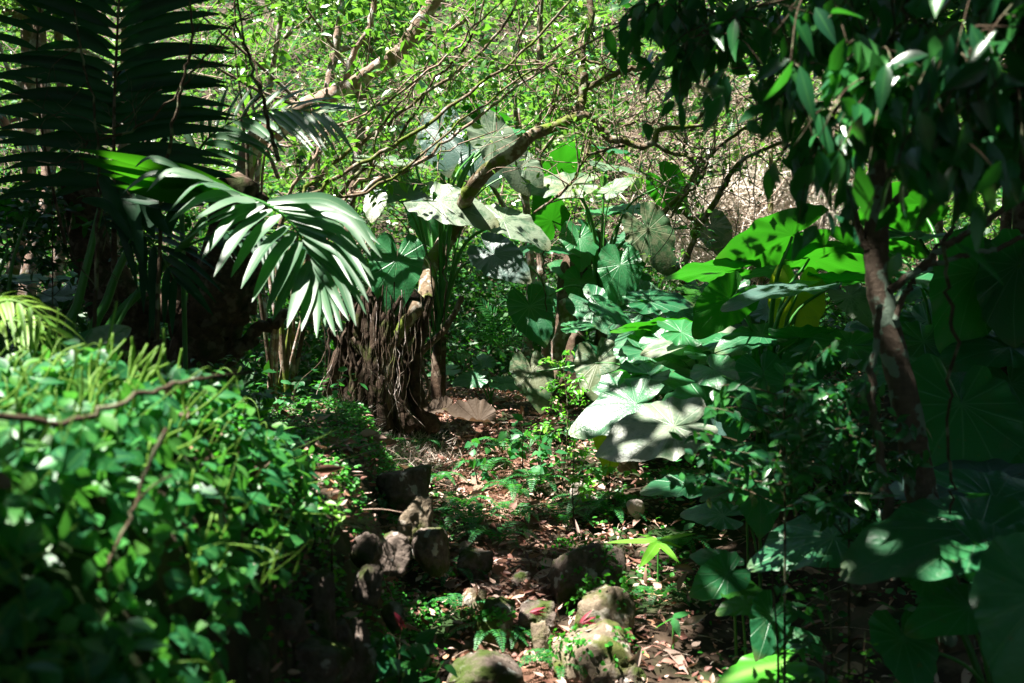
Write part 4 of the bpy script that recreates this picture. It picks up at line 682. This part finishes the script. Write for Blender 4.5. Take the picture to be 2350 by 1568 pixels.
# ------------------------------------------------------------------ rocks
def rock(label, px, py, w, h, mat='rock', d=None, dmin=2.4, sink=.35, depth=.9, name='boulder', group='boulders along the path', seed=None, cat='boulder', flat=1.0, moss=None, tiltx=0):
    g = ground_at(px, py + h / 2, dmin) if d is None else np.append(P(px, py, d)[:2], 0.0)
    if d is not None: g[2] = P(px, py + h / 2, d)[2]
    dd = g[1]; rw = 1.12 * w / F * dd / 2; rh = 1.1 * h / F * dd * (.5 + sink); n = 22
    u = np.linspace(-1, 1, n + 1); vs = []; fs = []; sd = random.random() * 90 if seed is None else seed
    for ax in range(3):
        for sg in (-1, 1):
            A, B_ = np.meshgrid(u, u); q = np.zeros((n + 1, n + 1, 3)); q[..., ax] = sg; q[..., (ax + 1) % 3] = np.tan(A * .72) / math.tan(.72) * sg; q[..., (ax + 2) % 3] = np.tan(B_ * .72) / math.tan(.72)
            o = sum(len(x) for x in vs); q = q.reshape(-1, 3); i = (np.arange(n)[:, None] * (n + 1) + np.arange(n)[None]).ravel() + o
            vs.append(q); fs.append(np.stack([i, i + 1, i + n + 2, i + n + 1], 1))
    q = np.concatenate(vs); s = nrm(q); pw = .74
    pn = nrm(np.vstack([rng.normal(0, 1, (15, 3)), np.eye(3), -np.eye(3)])); pd = np.append(rng.uniform(.74, 1.0, 15), np.full(6, .92)); s = s * (np.maximum(s @ pn.T / pd, 1e-3) ** 16).sum(1, keepdims=True) ** (-1 / 16)
    off = np.array([noise.fractal(Vector(a * .9 + sd), 1.0, 2.0, 5) * .10 + abs(noise.noise(Vector(a * 3.3 + sd))) * .10 + noise.fractal(Vector(a * 8 + sd), 1, 2, 4) * .05 for a in nrm(q)])
    s = s * (.86 + off)[:, None]
    s = s * [rw, rw * depth, rh]; a = rng.uniform(-.25, .25); s = s @ np.array([[math.cos(a), 0, math.sin(a)], [0, 1, 0], [-math.sin(a), 0, math.cos(a)]])
    c = g + [0, rw * depth * .6, h / F * dd * (.5 - sink * .9)]
    m = MB(); m.add(s + c, np.concatenate(fs), rng.random()); o = m.build(name, M[mat])
    import bmesh
    bm = bmesh.new(); bm.from_mesh(o.data); bmesh.ops.remove_doubles(bm, verts=bm.verts, dist=1e-4); bm.to_mesh(o.data); bm.free()
    tag(o, label, cat, group); return c, rw, rh
ROCKS = []
for a in [('big shaded brown boulder with a sunlit top beside the path', 1336, 1315, 185, 135, 'rock', 4.6), ('mossy rounded boulder in full sun below the shaded one', 1394, 1404, 168, 118, 'rockmoss', 4.15),
          ('squarish pale mossy block at the bottom right of the path', 1366, 1512, 205, 130, 'rockmoss', 3.85), ('dark mossy stepping stone in the lower middle of the path', 1132, 1416, 96, 66, 'rock', 4.15),
          ('flat step stone right of the dark mossy stepping stone', 1228, 1408, 98, 44, 'rock', 4.25), ('wide shaded rock at the very bottom of the path', 1112, 1548, 195, 90, 'rock', 3.75), ('little mossy stone between the step and the pale block', 1245, 1455, 55, 50, 'rockmoss', 4.05),
          ('pale sunlit stone among ferns at the upper right of the path', 1338, 1158, 75, 60, 'rockpale', 5.9), ('small white stone above the pale sunlit stone', 1325, 1120, 40, 32, 'rockpale', 6.1), ('dark wet stone in the middle of the path', 1195, 1335, 60, 48, 'rock', 4.65),
          ('low dark stone at the left side of the narrow path', 1090, 1290, 90, 50, 'rock', 4.8), ('round mossy stone left of the stepping stone', 1085, 1375, 60, 44, 'rockmoss', 4.4), ('low yellow mossy rock at the foot of the root tree', 800, 1030, 90, 50, 'rockmoss', 6.2),
          ('small bright mossy rock under the yellow mossy rock', 822, 1068, 56, 44, 'rockmoss', 5.8), ('little mossy pebble on the upper path', 1100, 1125, 30, 22, 'rockmoss', 6.2), ('small tan stone lit on the litter right of the ferns', 1460, 1160, 44, 30, 'rockpale', 5.6),
          ('mossy pale stone behind the sapling near the seedlings', 1440, 1050, 60, 36, 'rockmoss', 6.3), ('broken stone at the bottom edge right of the pale block', 1450, 1560, 90, 60, 'rock', 3.8)]:
    ROCKS.append((a, rock(*a[:6], d=a[6])))
for a in [('dark rock with rough face at the top of the terrace wall', 672, 1012, 100, 80, 'rock', 5.0), ('dark grey rock just below the top rock of the wall', 700, 1065, 90, 60, 'rock', 4.6), ('small pointed stone with a white tip on the wall', 748, 1112, 52, 44, 'rockpale', 4.0),
          ('tall mossy wall stone above the path with a bare tan face', 953, 1190, 84, 108, 'rockmoss', 4.5), ('broad mossy wall stone beside the tall tan faced one', 925, 1125, 135, 90, 'rock', 4.9), ('green mossy capstone left of the hanging dry grass', 833, 1262, 80, 76, 'rock', 3.5),
          ('upright grey wall stone with pale lichen on its shoulder', 728, 1396, 88, 176, 'rock', 2.95), ('bluish grey block right of the upright lichen stone', 842, 1337, 70, 90, 'rock', 3.3), ('squat dark stone under the creeper edge', 640, 1420, 110, 100, 'rock', 2.9),
          ('large bottom stone of the wall with a pink white lichen spot', 680, 1540, 240, 130, 'rock', 2.8), ('dark narrow stone at the bottom of the wall right of the large one', 825, 1510, 90, 170, 'rock', 3.1), ('small dim stone tucked among leaves of the wall', 900, 1410, 60, 60, 'rock', 3.4),
          ('hidden stone at the lower left below the creeper', 560, 1530, 120, 90, 'rock', 2.6), ('rounded stone of the wall beneath the dry grass tuft', 900, 1270, 90, 80, 'rock', 3.8), ('low wall stone left of the stepping stones', 985, 1260, 90, 90, 'rock', 4.2), ('dark rock between the upright stone and the bluish block', 775, 1470, 70, 90, 'rock', 3.05)]:
    if a[6] < 4.3: a = a[:6] + (min(a[6], float(ground_at(a[1], a[2], 1.6)[1]) + .02),)
    rock(*a[:6], d=a[6], name='wall_stone', group='stones of the low terrace wall', cat='stone', sink=.15)

# ------------------------------------------------------------------ creeper bush at lower left
n = 60000; x = rng.uniform(-2.9, -.30, n); y = rng.uniform(.75, 3.75, n); z = bushh(x, y) * (1 - .1 * sm((y - 2.7) / .9))
nb = nrm(np.stack([-(bushh(x + .02, y) - bushh(x - .02, y)) / .04, -(bushh(x, y + .02) - bushh(x, y - .02)) / .04, np.ones(n)], -1))
z = z + .05 * np.sin(x * 9 + 2) * np.sin(y * 7) + .03 * np.sin(x * 21) * np.cos(y * 17)
px, py = proj(np.stack([x, y, z], -1))
edge = np.interp(py, [850, 950, 1000, 1080, 1150, 1250, 1350, 1450, 1568, 1700], [430, 560, 650, 710, 730, 670, 585, 530, 500, 480]) + 25 * np.sin(py / 23.)
keep = (px < edge) & (px > -500); x, y, z, nb = x[keep], y[keep], z[keep], nb[keep]
sel = rng.permutation(len(x))[:11500]; x, y, z, nb = x[sel], y[sel], z[sel], nb[sel]; n = len(x)
cen = np.array([-1.3, 2.2, .6]); e = empty('creeper_bush', (-1.2, 2.2, .9), 'dense glossy leaved creeper covering the terrace at the lower left, out of focus', 'creeper')
p = np.stack([x, y, z], -1) + nb * rng.uniform(-.12, .045, n)[:, None]
T = rng.normal(0, 1, (n, 3)) * [1, .8, .6] - [0, .25, .55]; Nn = nb + rng.normal(0, .42, (n, 3)) + [0, -.5, .25]
m = MB(); leaves(m, p, T, Nn, rng.uniform(.036, .074, n), rng.uniform(.024, .044, n), k=5, fold=.22, droop=.16); m.build('foliage', M['bush'], e)
m = MB()
for i in range(300):   # trailing stems: a hundred as parts, the rest as one mass
    if i < 100: m0, m = m, MB()
    j = rng.integers(0, n); q = np.array([x[j], y[j], z[j]]) + nb[j] * .01; d = nrm(rng.normal(0, 1, 3) + [.1, -.2, .1]); l = rng.uniform(.07, .2)
    tube(m, [q, q + d * l * .4 + nb[j] * rng.uniform(.02, .06), q + d * l * .8 + nb[j] * .035, q + d * l - [0, 0, .04]], .0016, .0011, seg=5, per=5, lump=0)
    if i < 100: m.build('stem', M['spike'], e); m = m0
tag(m.build('stems', M['spike'], e), kind='stuff')
m = MB(); top = np.where((y > 1.75) & (z > .98) & (proj(p)[0] > -60) & (proj(p)[0] < 480))[0]
for i in range(36):
    m = MB(); j = top[rng.integers(0, len(top))]; q = p[j]; d = nrm(np.array([rng.normal(.15, .35), rng.normal(0, .2), 1.0])); l = rng.uniform(.05, .12); b = rng.normal(0, .35, 3)
    tube(m, [q, q + d * l * .5 + b * l * .2, q + d * l + b * l * .5], .0040, .0028, seg=6, per=4, lump=.05); m.build('flower_spike', M['spike'], e)
for k in range(64):
    a = P(rng.uniform(-20, 500) if k % 4 else rng.uniform(100, 460), 0, 2.0 + .45 * rng.random()); a[2] = float(bushh(a[0], a[1])) + .01; t = a + [rng.normal(.02, .04), rng.normal(0, .03), rng.uniform(.04, .12)]
    m = MB(); tube(m, [a, (a + t) / 2 + rng.normal(0, .012, 3), t], .0034, .0026, seg=7, per=4, lump=.05); m.build('flower_spike', M['spike'], e)
m = MB(); q = Pz([(100, 1215), (390, 870), (430, 935), (350, 1180), (500, 1387), (30, 1120), (620, 1060), (480, 1145)], 1.0); dd = [1.75, 2.2, 2.4, 2.0, 2.1, 1.7, 2.7, 2.3]
q = np.array([P(a, b, d) for (a, b), d in zip([(100, 1215), (390, 880), (430, 935), (350, 1180), (500, 1387), (30, 1120), (620, 1060), (480, 1145)], dd)])
leaves(m, q, rng.normal(0, 1, (8, 3)) + [-.4, 0, -.7], [0, -.8, .5], .06, .026, k=5, r=rng.uniform(.6, 1, 8)); m.build('dry_leaves', M['dead'], e)
# fallen sticks on the creeper
for lab, p_, d_, r_ in [('long brown stick lying across the top of the creeper, out of focus', [(-60, 945), (60, 962), (150, 972), (250, 935), (350, 895), (450, 872), (575, 853)], [1.75, 1.8, 1.85, 1.9, 2.0, 2.1, 2.2], .0055),
                        ('thin upright stick leaning on the creeper front', [(382, 985), (345, 1060), (310, 1160), (270, 1250), (228, 1335)], [1.95, 1.9, 1.85, 1.8, 1.75], .0042), ('thin pale stick leaning at the bottom of the creeper', [(585, 1295), (545, 1390), (510, 1470), (440, 1580)], [2.3, 2.25, 2.2, 2.1], .0035)]:
    m = MB(); tube(m, [P(a, b, d) for (a, b), d in zip(p_, d_)], r_ * 1.2, r_ * .7, seg=8, lump=.12, wob=.003)
    if 'upright' in lab: tube(m, [P(310, 1160, 1.85), P(345, 1120, 1.85), P(395, 1090, 1.86)], .003, .002, seg=6)
    tag(m.build('fallen_stick', M['twigdark'] if 'pale' not in lab else M['twig']), lab, 'stick', 'fallen sticks on the creeper')

# ------------------------------------------------------------------ litter, ground cover
def scatter(n, x0, x1, y0, y1):
    x = rng.uniform(x0, x1, n); y = rng.uniform(y0, y1, n); return x, y, gz(x, y)
n = 44000; x, y, z = scatter(n, -3.5, 3.6, 2.4, 9.5); onp = np.abs(x - path_x(y)) < .5
wgt = np.clip(1.1 - np.abs(x - path_x(y)) / 1.6, .25, 1); k_ = rng.random(n) < wgt; x, y, z, onp = x[k_], y[k_], z[k_], onp[k_]; n = len(x)
N0 = gnorm(x, y) + rng.normal(0, .42, (n, 3)); m = MB()
leaves(m, np.stack([x, y, z + .025 + rng.uniform(0, .035, n)], -1), rng.normal(0, 1, (n, 3)) * [1, 1, .25], N0, rng.uniform(.018, .062, n), rng.uniform(.009, .030, n), k=4, fold=.5, droop=rng.uniform(-.5, .5, n))
k_ = 420; x = path_x(5.5) + rng.normal(0, 1.0, k_); y = rng.uniform(3.2, 8.5, k_)
leaves(m, np.stack([x, y, gz(x, y) + .06], -1), rng.normal(0, 1, (k_, 3)) * [1, 1, .3], gnorm(x, y) + rng.normal(0, .5, (k_, 3)), rng.uniform(.07, .14, k_), rng.uniform(.03, .06, k_), k=6, fold=.7, droop=rng.uniform(-.6, .6, k_), r=rng.uniform(.1, .9, k_))
tag(m.build('leaf_litter', M['litter']), 'brown and pinkish fallen leaves covering the path and bank', 'leaf litter', kind='stuff')
m = MB()
for i in range(420):
    x1, y1 = rng.uniform(-1.4, 1.9), rng.uniform(3.2, 8.5); z1 = float(gz(x1, y1)) + .04; d = nrm(rng.normal(0, 1, 3) * [1, 1, .15]); l = rng.uniform(.05, .28); q = np.array([x1, y1, z1])
    tube(m, [q, q + d * l * .5 + [0, 0, .01], q + d * l], .0028, .0015, seg=4, per=3, lump=0)
tag(m.build('fallen_twigs', M['twig']), 'thin broken twigs lying among the fallen leaves', 'twigs', kind='stuff')
# straw like roots at the foot of the root tree
m = MB(); n = 4200; px = rng.normal(840, 115, n); yy_ = rng.normal(6.95, .28, n); x = (px - 1175) / F * yy_; z = gz(x, yy_) + .03
leaves(m, np.stack([x, yy_, z], -1), rng.normal(0, 1, (n, 3)) * [1, 1, .7] + [0, 0, .2], rvec(n), rng.uniform(.05, .18, n), rng.uniform(.003, .007, n), k=2, droop=.2, r=rng.uniform(.3, 1, n)); tag(m.build('straw', M['dry']), 'pale straw and fine roots at the foot of the root tree', 'straw', kind='stuff')
def cover(mb, xy, L, h, n_per, spread):
    n = len(xy) * n_per; c = np.repeat(xy, n_per, 0) + rng.normal(0, spread, (n, 2)); z = gz(c[:, 0], c[:, 1]) + .02 + rng.random(n) ** 1.5 * h
    leaves(mb, np.stack([c[:, 0], c[:, 1], z], -1), rng.normal(0, 1, (n, 3)) * [1, 1, .3], rng.normal(0, .35, (n, 3)) + [0, -.3, 1], rng.uniform(.7, 1.3, n) * L, rng.uniform(.6, .95, n) * L, k=3, shape='round', droop=.15)
m = MB(); mask = []
while len(mask) < 1500:   # wall and terrace cover
    x, y = -.2 - 1.6 * rng.random() ** 1.4, rng.uniform(2.5, 8)
    if float(noise.noise(Vector((x * 2.2, y * 2.2, 3)))) > -.12 and x < path_x(y) - .36 - .25 * sm((y - 5) / 1.5): mask.append((x, y))
cover(m, np.array(mask), .022, .09, 16, .07)
mask = []
while len(mask) < 260:
    x, y = rng.uniform(.2, 3.0), rng.uniform(3.0, 8)
    if float(noise.noise(Vector((x * 2.2, y * 2.2, 7)))) > .05 and x > path_x(y) + .50: mask.append((x, y))
cover(m, np.array(mask), .026, .10, 14, .08); tag(m.build('ground_cover', M['cover']), 'tiny round leaved ground cover over the wall and banks', 'ground cover', kind='stuff')
m = MB(); mask = []
while len(mask) < 420:
    x, y = rng.uniform(-4.2, 4.2), rng.uniform(4.0, 10)
    if abs(x - path_x(y)) > .85 and float(noise.noise(Vector((x * 1.4, y * 1.4, 9)))) > -.05: mask.append((x, y))
cover(m, np.array(mask), .055, .30, 9, .10); tag(m.build('forest_herbs', M['fern']), 'low leafy herbs on the shaded forest floor', 'herbs', kind='stuff')
# cover growing on individual rocks
for (a, (c, rw, rh)) in ROCKS:
    if a[0].startswith(('squarish', 'mossy rounded', 'big shaded', 'tall mossy', 'dark mossy stepping')):
        n = 380; th = rng.uniform(0, 6.28, n); u_ = rng.uniform(.45, 1.0, n); q = c + np.stack([np.cos(th) * rw * u_, np.sin(th) * rw * .9 * u_, rh * np.sqrt(1.06 - np.minimum(u_, 1) ** 2) * rng.uniform(.7, 1.05, n)], -1)
        q = q[(noise_ := np.array([noise.noise(Vector(v * 9)) for v in q])) > -.02]; k_ = len(q); m = MB(); leaves(m, q, rng.normal(0, 1, (k_, 3)), nrm(q - c) + rng.normal(0, .3, (k_, 3)), rng.uniform(.014, .026, k_), rng.uniform(.012, .02, k_), k=3, shape='round')
        tag(m.build('rock_creeper', M['cover']), 'tiny leaved creeper on the ' + a[0].split(' beside')[0].split(' below')[0].split(' at the')[0].split(' in full')[0], 'creeper', 'creepers on the boulders')

# ------------------------------------------------------------------ ferns
def fern_proto(nf, L, loc, label):
    e = empty('fern', loc, label, 'fern', 'ferns along the path'); b = np.array(loc, float)
    for k in range(nf):
        a = k / nf * 6.28 + rng.uniform(-.3, .3); d = np.array([math.cos(a), math.sin(a), 0]); l = L * rng.uniform(.75, 1.15)
        pts = [b, b + d * l * .35 + [0, 0, l * .42], b + d * l * .75 + [0, 0, l * .42], b + d * l * 1.05 + [0, 0, l * .18]]
        frond(e, pts, 19, l * .20, l * .05, (0, 0, 1), al=72, grav=.15, mat='fern', r0=.0022, prof=(.5, 1, .9, .6, .15), taper=.1, k=2, name='frond', s0=.15)
    return e
FL = [(1112, 1095, .26, 'fern with arching fronds in the middle of the upper path'), (1185, 1150, .24, 'fern hanging over the litter right of the middle fern'), (1160, 1045, .24, 'fern at the top of the path left of the sapling'), (1230, 1130, .26, 'fern beside the pale sunlit stone'),
      (1085, 1225, .28, 'dark fern at the left side of the path'), (1140, 1260, .24, 'drooping dark fern on the path centre left'), (1060, 1180, .22, 'small fern under the terrace bank'), (1190, 1200, .22, 'blue green fern in shade above the path bend'), (905, 1040, .26, 'fern on the straw beside the root tree'),
      (960, 1040, .22, 'fern right of the straw at the root tree'), (1290, 1215, .26, 'fern spreading above the shaded boulder'), (1350, 1180, .24, 'sunlit fern right of the pale stone'), (1400, 1200, .28, 'fern left of the bright bladed plant'), (1440, 1180, .24, 'bright fern tuft on the sunny bank'),
      (1285, 1560, .20, 'bright green fern at the bottom edge of the path'), (1130, 1480, .17, 'little dark fern under the stepping stone'), (1190, 1480, .16, 'little fern under the flat step stone'), (1060, 1420, .18, 'fern on the wall foot left of the stepping stone'), (1040, 1340, .2, 'fern on the shaded wall foot above the round mossy stone'),
      (1510, 1390, .2, 'fern in the shade right of the rounded boulder'), (1555, 1270, .2, 'fern tuft right of the bright bladed plant'), (640, 860, .3, 'fern on the left slope beside the gnarled tree'), (560, 800, .3, 'fern in the dim hollow by the gnarled tree'), (700, 850, .26, 'fern left of the hanging roots'), (1250, 1030, .26, 'fern in the shade left of the sapling stem'),
      (1380, 1100, .2, 'small fern on the bank below the low pale leaf'), (1500, 1060, .2, 'small fern under the broad pale leaf'), (1000, 1120, .2, 'fern on the upper wall edge'), (880, 1180, .18, 'fern on the mossy wall top'), (1320, 1010, .24, 'fern behind the sapling')]
protos = []
for i, (px, py, L, lab) in enumerate(FL):
    g = ground_at(px, py, 2.6)
    if i < 3: protos.append(fern_proto([8, 7, 9][i], [.26, .24, .24][i], g, lab))
    else:
        src = protos[i % 3]; r = src.copy(); SC.collection.objects.link(r); r.location = g; r.rotation_euler = (0, 0, rng.uniform(0, 6.28)); s = L / .25 * rng.uniform(.85, 1.15); r.scale = (s, s, s); r['label'] = lab
        for ch in src.children:
            c_ = ch.copy(); SC.collection.objects.link(c_); c_.parent = r
            for g2 in ch.children: d_ = g2.copy(); SC.collection.objects.link(d_); d_.parent = c_

# ------------------------------------------------------------------ small plants
def sapling(label, px, py0, py1, d, n, L, mat, spread=.16, name='sapling', lean=0, stem='twigdark', k=3, nb=14, group=None, grav=.0, down=.3, wf=.45, lo=.3):
    a = P(px, py1, d); g = np.array([a[0], a[1], float(gz(a[0], a[1]))]); t = P(px + lean, py0, d); e = empty(name, g, label, name, group); m = MB(); c = tube(m, [g, (g + t) / 2 + rng.normal(0, .02, 3), t], .006, .002, seg=6, per=8); pts = []
    for i in range(nb):
        s = c[int(len(c) * (lo + (1 - lo) * i / nb)) - 1]; dd = nrm(rng.normal(0, 1, 3) * [1, .8, .3] + [0, -.1, .25]); l = spread * rng.uniform(.5, 1.15) * (1.2 - .6 * i / nb); cc = tube(m, [s, s + dd * l * .6 + [0, 0, .02], s + dd * l], .002, .001, seg=4, per=6, lump=0); pts += list(cc[2:])
    m.build('stem', M[stem], e); pts = np.array(pts); q = pts[rng.integers(0, len(pts), n)] + rng.normal(0, .012, (n, 3)); m = MB()
    leaves(m, q, rng.normal(0, 1, (n, 3)) * [1, 1, .5] - [0, 0, down], rng.normal(0, .4, (n, 3)) + [-.1, -.5, .8], rng.uniform(.7, 1.25, n) * L, rng.uniform(.85, 1.1, n) * L * wf, k=k, grav=grav); m.build('foliage', M[mat], e)
sapling('bright leafy sapling standing in a sunbeam right of the centre', 1290, 815, 1080, 6.35, 330, .042, 'bright', nb=24, spread=.2)
sapling('slim young plant beside the pale sunlit stone', 1318, 1020, 1180, 5.6, 70, .045, 'bright', nb=9, spread=.12)
sapling('dark leaved shrub with glints right of the path, out of focus', 1800, 860, 1320, 3.3, 620, .06, 'near', nb=46, spread=.40, name='shrub', down=.6, lo=.68)
sapling('dim shrub in front of the slim lichen sapling', 1950, 870, 1250, 3.3, 330, .06, 'near', nb=34, spread=.28, name='shrub', down=.6, lo=.66)
sapling('sprig with a few glossy leaves at the lower right', 1770, 1290, 1420, 3.2, 30, .062, 'near', nb=7, spread=.13, down=.5)
sapling('yellow green branchlet plant in the shade behind the seedlings', 1900, 1290, 1500, 3.2, 60, .05, 'near', nb=9, spread=.2, down=.5)
sapling('small bright leaved herb at the bottom right', 1985, 1450, 1540, 3.0, 60, .022, 'bright', nb=10, spread=.1, name='herb')
sapling('leafy sprig with narrow grey leaf at the bottom right', 1890, 1480, 1600, 2.8, 16, .09, 'near', nb=5, spread=.08, down=1)
sapling('young plant with flat green leaves on the litter at centre', 1200, 945, 1060, 6.6, 34, .085, 'fern', nb=8, spread=.16, name='herb', wf=.7)
sapling('broad leaved herb by the fallen brown leaf', 1240, 985, 1060, 6.3, 30, .075, 'fern', nb=8, spread=.18, name='herb', wf=.75)
sapling('broad leaved herb under the root tree straw', 1100, 1010, 1070, 6.3, 24, .07, 'fern', nb=7, spread=.15, name='herb', wf=.7)
sapling('leafy herb lit on the bank right of the young plant', 1400, 1060, 1140, 5.9, 60, .05, 'bright', nb=10, spread=.2, name='herb', wf=.6)
sapling('leafy creeper tip catching sun at the end of the terrace', 690, 1105, 1170, 3.1, 46, .036, 'bright', nb=9, spread=.12, name='herb', wf=.6)
sapling('leafy creeper tip hanging over the white tipped stone', 765, 1150, 1200, 3.2, 40, .034, 'bright', nb=8, spread=.1, name='herb', wf=.65)
sapling('dark leafy herb at the foot of the wall', 920, 1420, 1560, 3.2, 60, .085, 'near', nb=9, spread=.16, name='herb', wf=.6, down=.5)
sapling('dark broad leaved herb between the wall and the bottom rock', 985, 1470, 1560, 3.4, 50, .075, 'near', nb=9, spread=.15, name='herb', wf=.6)
sapling('yellow leaved herb on the left slope', 600, 880, 930, 5.6, 8, .12, 'bright', nb=4, spread=.12, name='herb', wf=.5)
sapling('sprawling dim shrub by the gnarled tree', 480, 830, 930, 5.0, 200, .05, 'near', nb=16, spread=.3, name='shrub')
sapling('tall leafy shrub at the left behind the palm stalks', 120, 380, 900, 5.4, 500, .075, 'backshade', nb=40, spread=.5, name='shrub')
sapling('leafy shrub between the fronds and the waxy leaves', 690, 360, 800, 8.8, 520, .07, 'backshade', nb=40, spread=.5, name='shrub')
# bladed plants
def bladed(label, px, py, d, bl, mat, name='bladed_plant'):
    a = P(px, py, d); g = np.array([a[0], a[1], float(gz(a[0], a[1]))]); e = empty(name, g, label, 'bladed plant', 'plants with long pointed blades'); m = MB(); tube(m, [g, a], .005, .004, seg=6); m.build('stem', M['stalk'], e)
    for (tx, ty, dd, w) in bl:
        t = P(tx, ty, d + dd); m = MB(); leaves(m, [a], [t - a], [0, -.35, 1] if abs(tx - px) > abs(ty - py) else [0, -1, .3], np.linalg.norm(t - a), w, k=9, shape='blade', fold=.25, droop=.06, r=[.7]); m.build('leaf', M[mat], e)
bladed('bright sunlit plant with long pointed blades right of the path', 1510, 1245, 4.75, [(1385, 1240, .1, .05), (1470, 1300, -.15, .055), (1570, 1255, .1, .06), (1600, 1215, .3, .045), (1560, 1290, -.1, .045), (1460, 1215, .4, .04)], 'bright')
bladed('small bladed plant lit at the right of the stones', 1545, 1420, 4.1, [(1500, 1440, .1, .035), (1590, 1400, .1, .04), (1560, 1460, -.1, .035)], 'fern')
bladed('dark bladed plant with hanging leaf at the wall foot', 880, 1480, 3.3, [(880, 1540, -.05, .06), (940, 1500, .1, .06), (850, 1450, .1, .05)], 'near')
# hanging dry grass tuft, red leaves
e = empty('dry_grass_tuft', P(800, 1220, 3.4), 'tuft of dry brown blades hanging over the terrace wall', 'dry grass')
m = MB()
for k in range(13): q = rng.normal(0, 7, 2); tube(m, Pz([(770 + q[0], 1195 + q[1]), (845 + q[0] * 2, 1205 + q[1] * 2), (890 + q[1] * 2, 1260 + q[0]), (888 + q[0] * 2.5, 1310 + q[1] * 2)], 3.35), .0022, .0010, seg=4, lump=0)
m.build('blades', M['twig'], e)
for lab, px, py, d, a in [('crimson drooping leaf on the wall above the bottom herbs', 905, 1405, 3.3, (.5, 0, -.6)), ('crimson leaf lying on the flat step stone', 1215, 1405, 4.15, (1, 0, .1)), ('small crimson leaf on the edge of the mossy rounded boulder', 1330, 1430, 3.95, (.8, 0, .4))]:
    m = MB(); leaves(m, [P(px, py, d)] * 3, [a, np.array(a) + [.2, 0, -.3], np.array(a) + [-.3, 0, .2]], [0, -.7, .6], .07, .014, k=5, droop=.3); tag(m.build('red_leaf', M['red']), lab, 'leaf', 'crimson leaves')
for lab, px, py, d in [('yellow fallen leaf on the terrace of the left slope', 590, 915, 5.5), ('orange yellow fallen leaf before the bottom rock', 1118, 1497, 3.85), ('pale curled fallen leaf right of the little mossy stone', 1235, 1462, 3.95)]:
    g = ground_at(px, py, 2.6); m = MB(); leaves(m, [g + [0, 0, .05]], [1, .2, .1], [0, -.5, .9], .085, .05, k=5, r=[.95], fold=.4); tag(m.build('fallen_leaf', M['earyellow' if 'yellow f' in lab[:9] else 'litter']), lab, 'leaf', 'single bright fallen leaves')
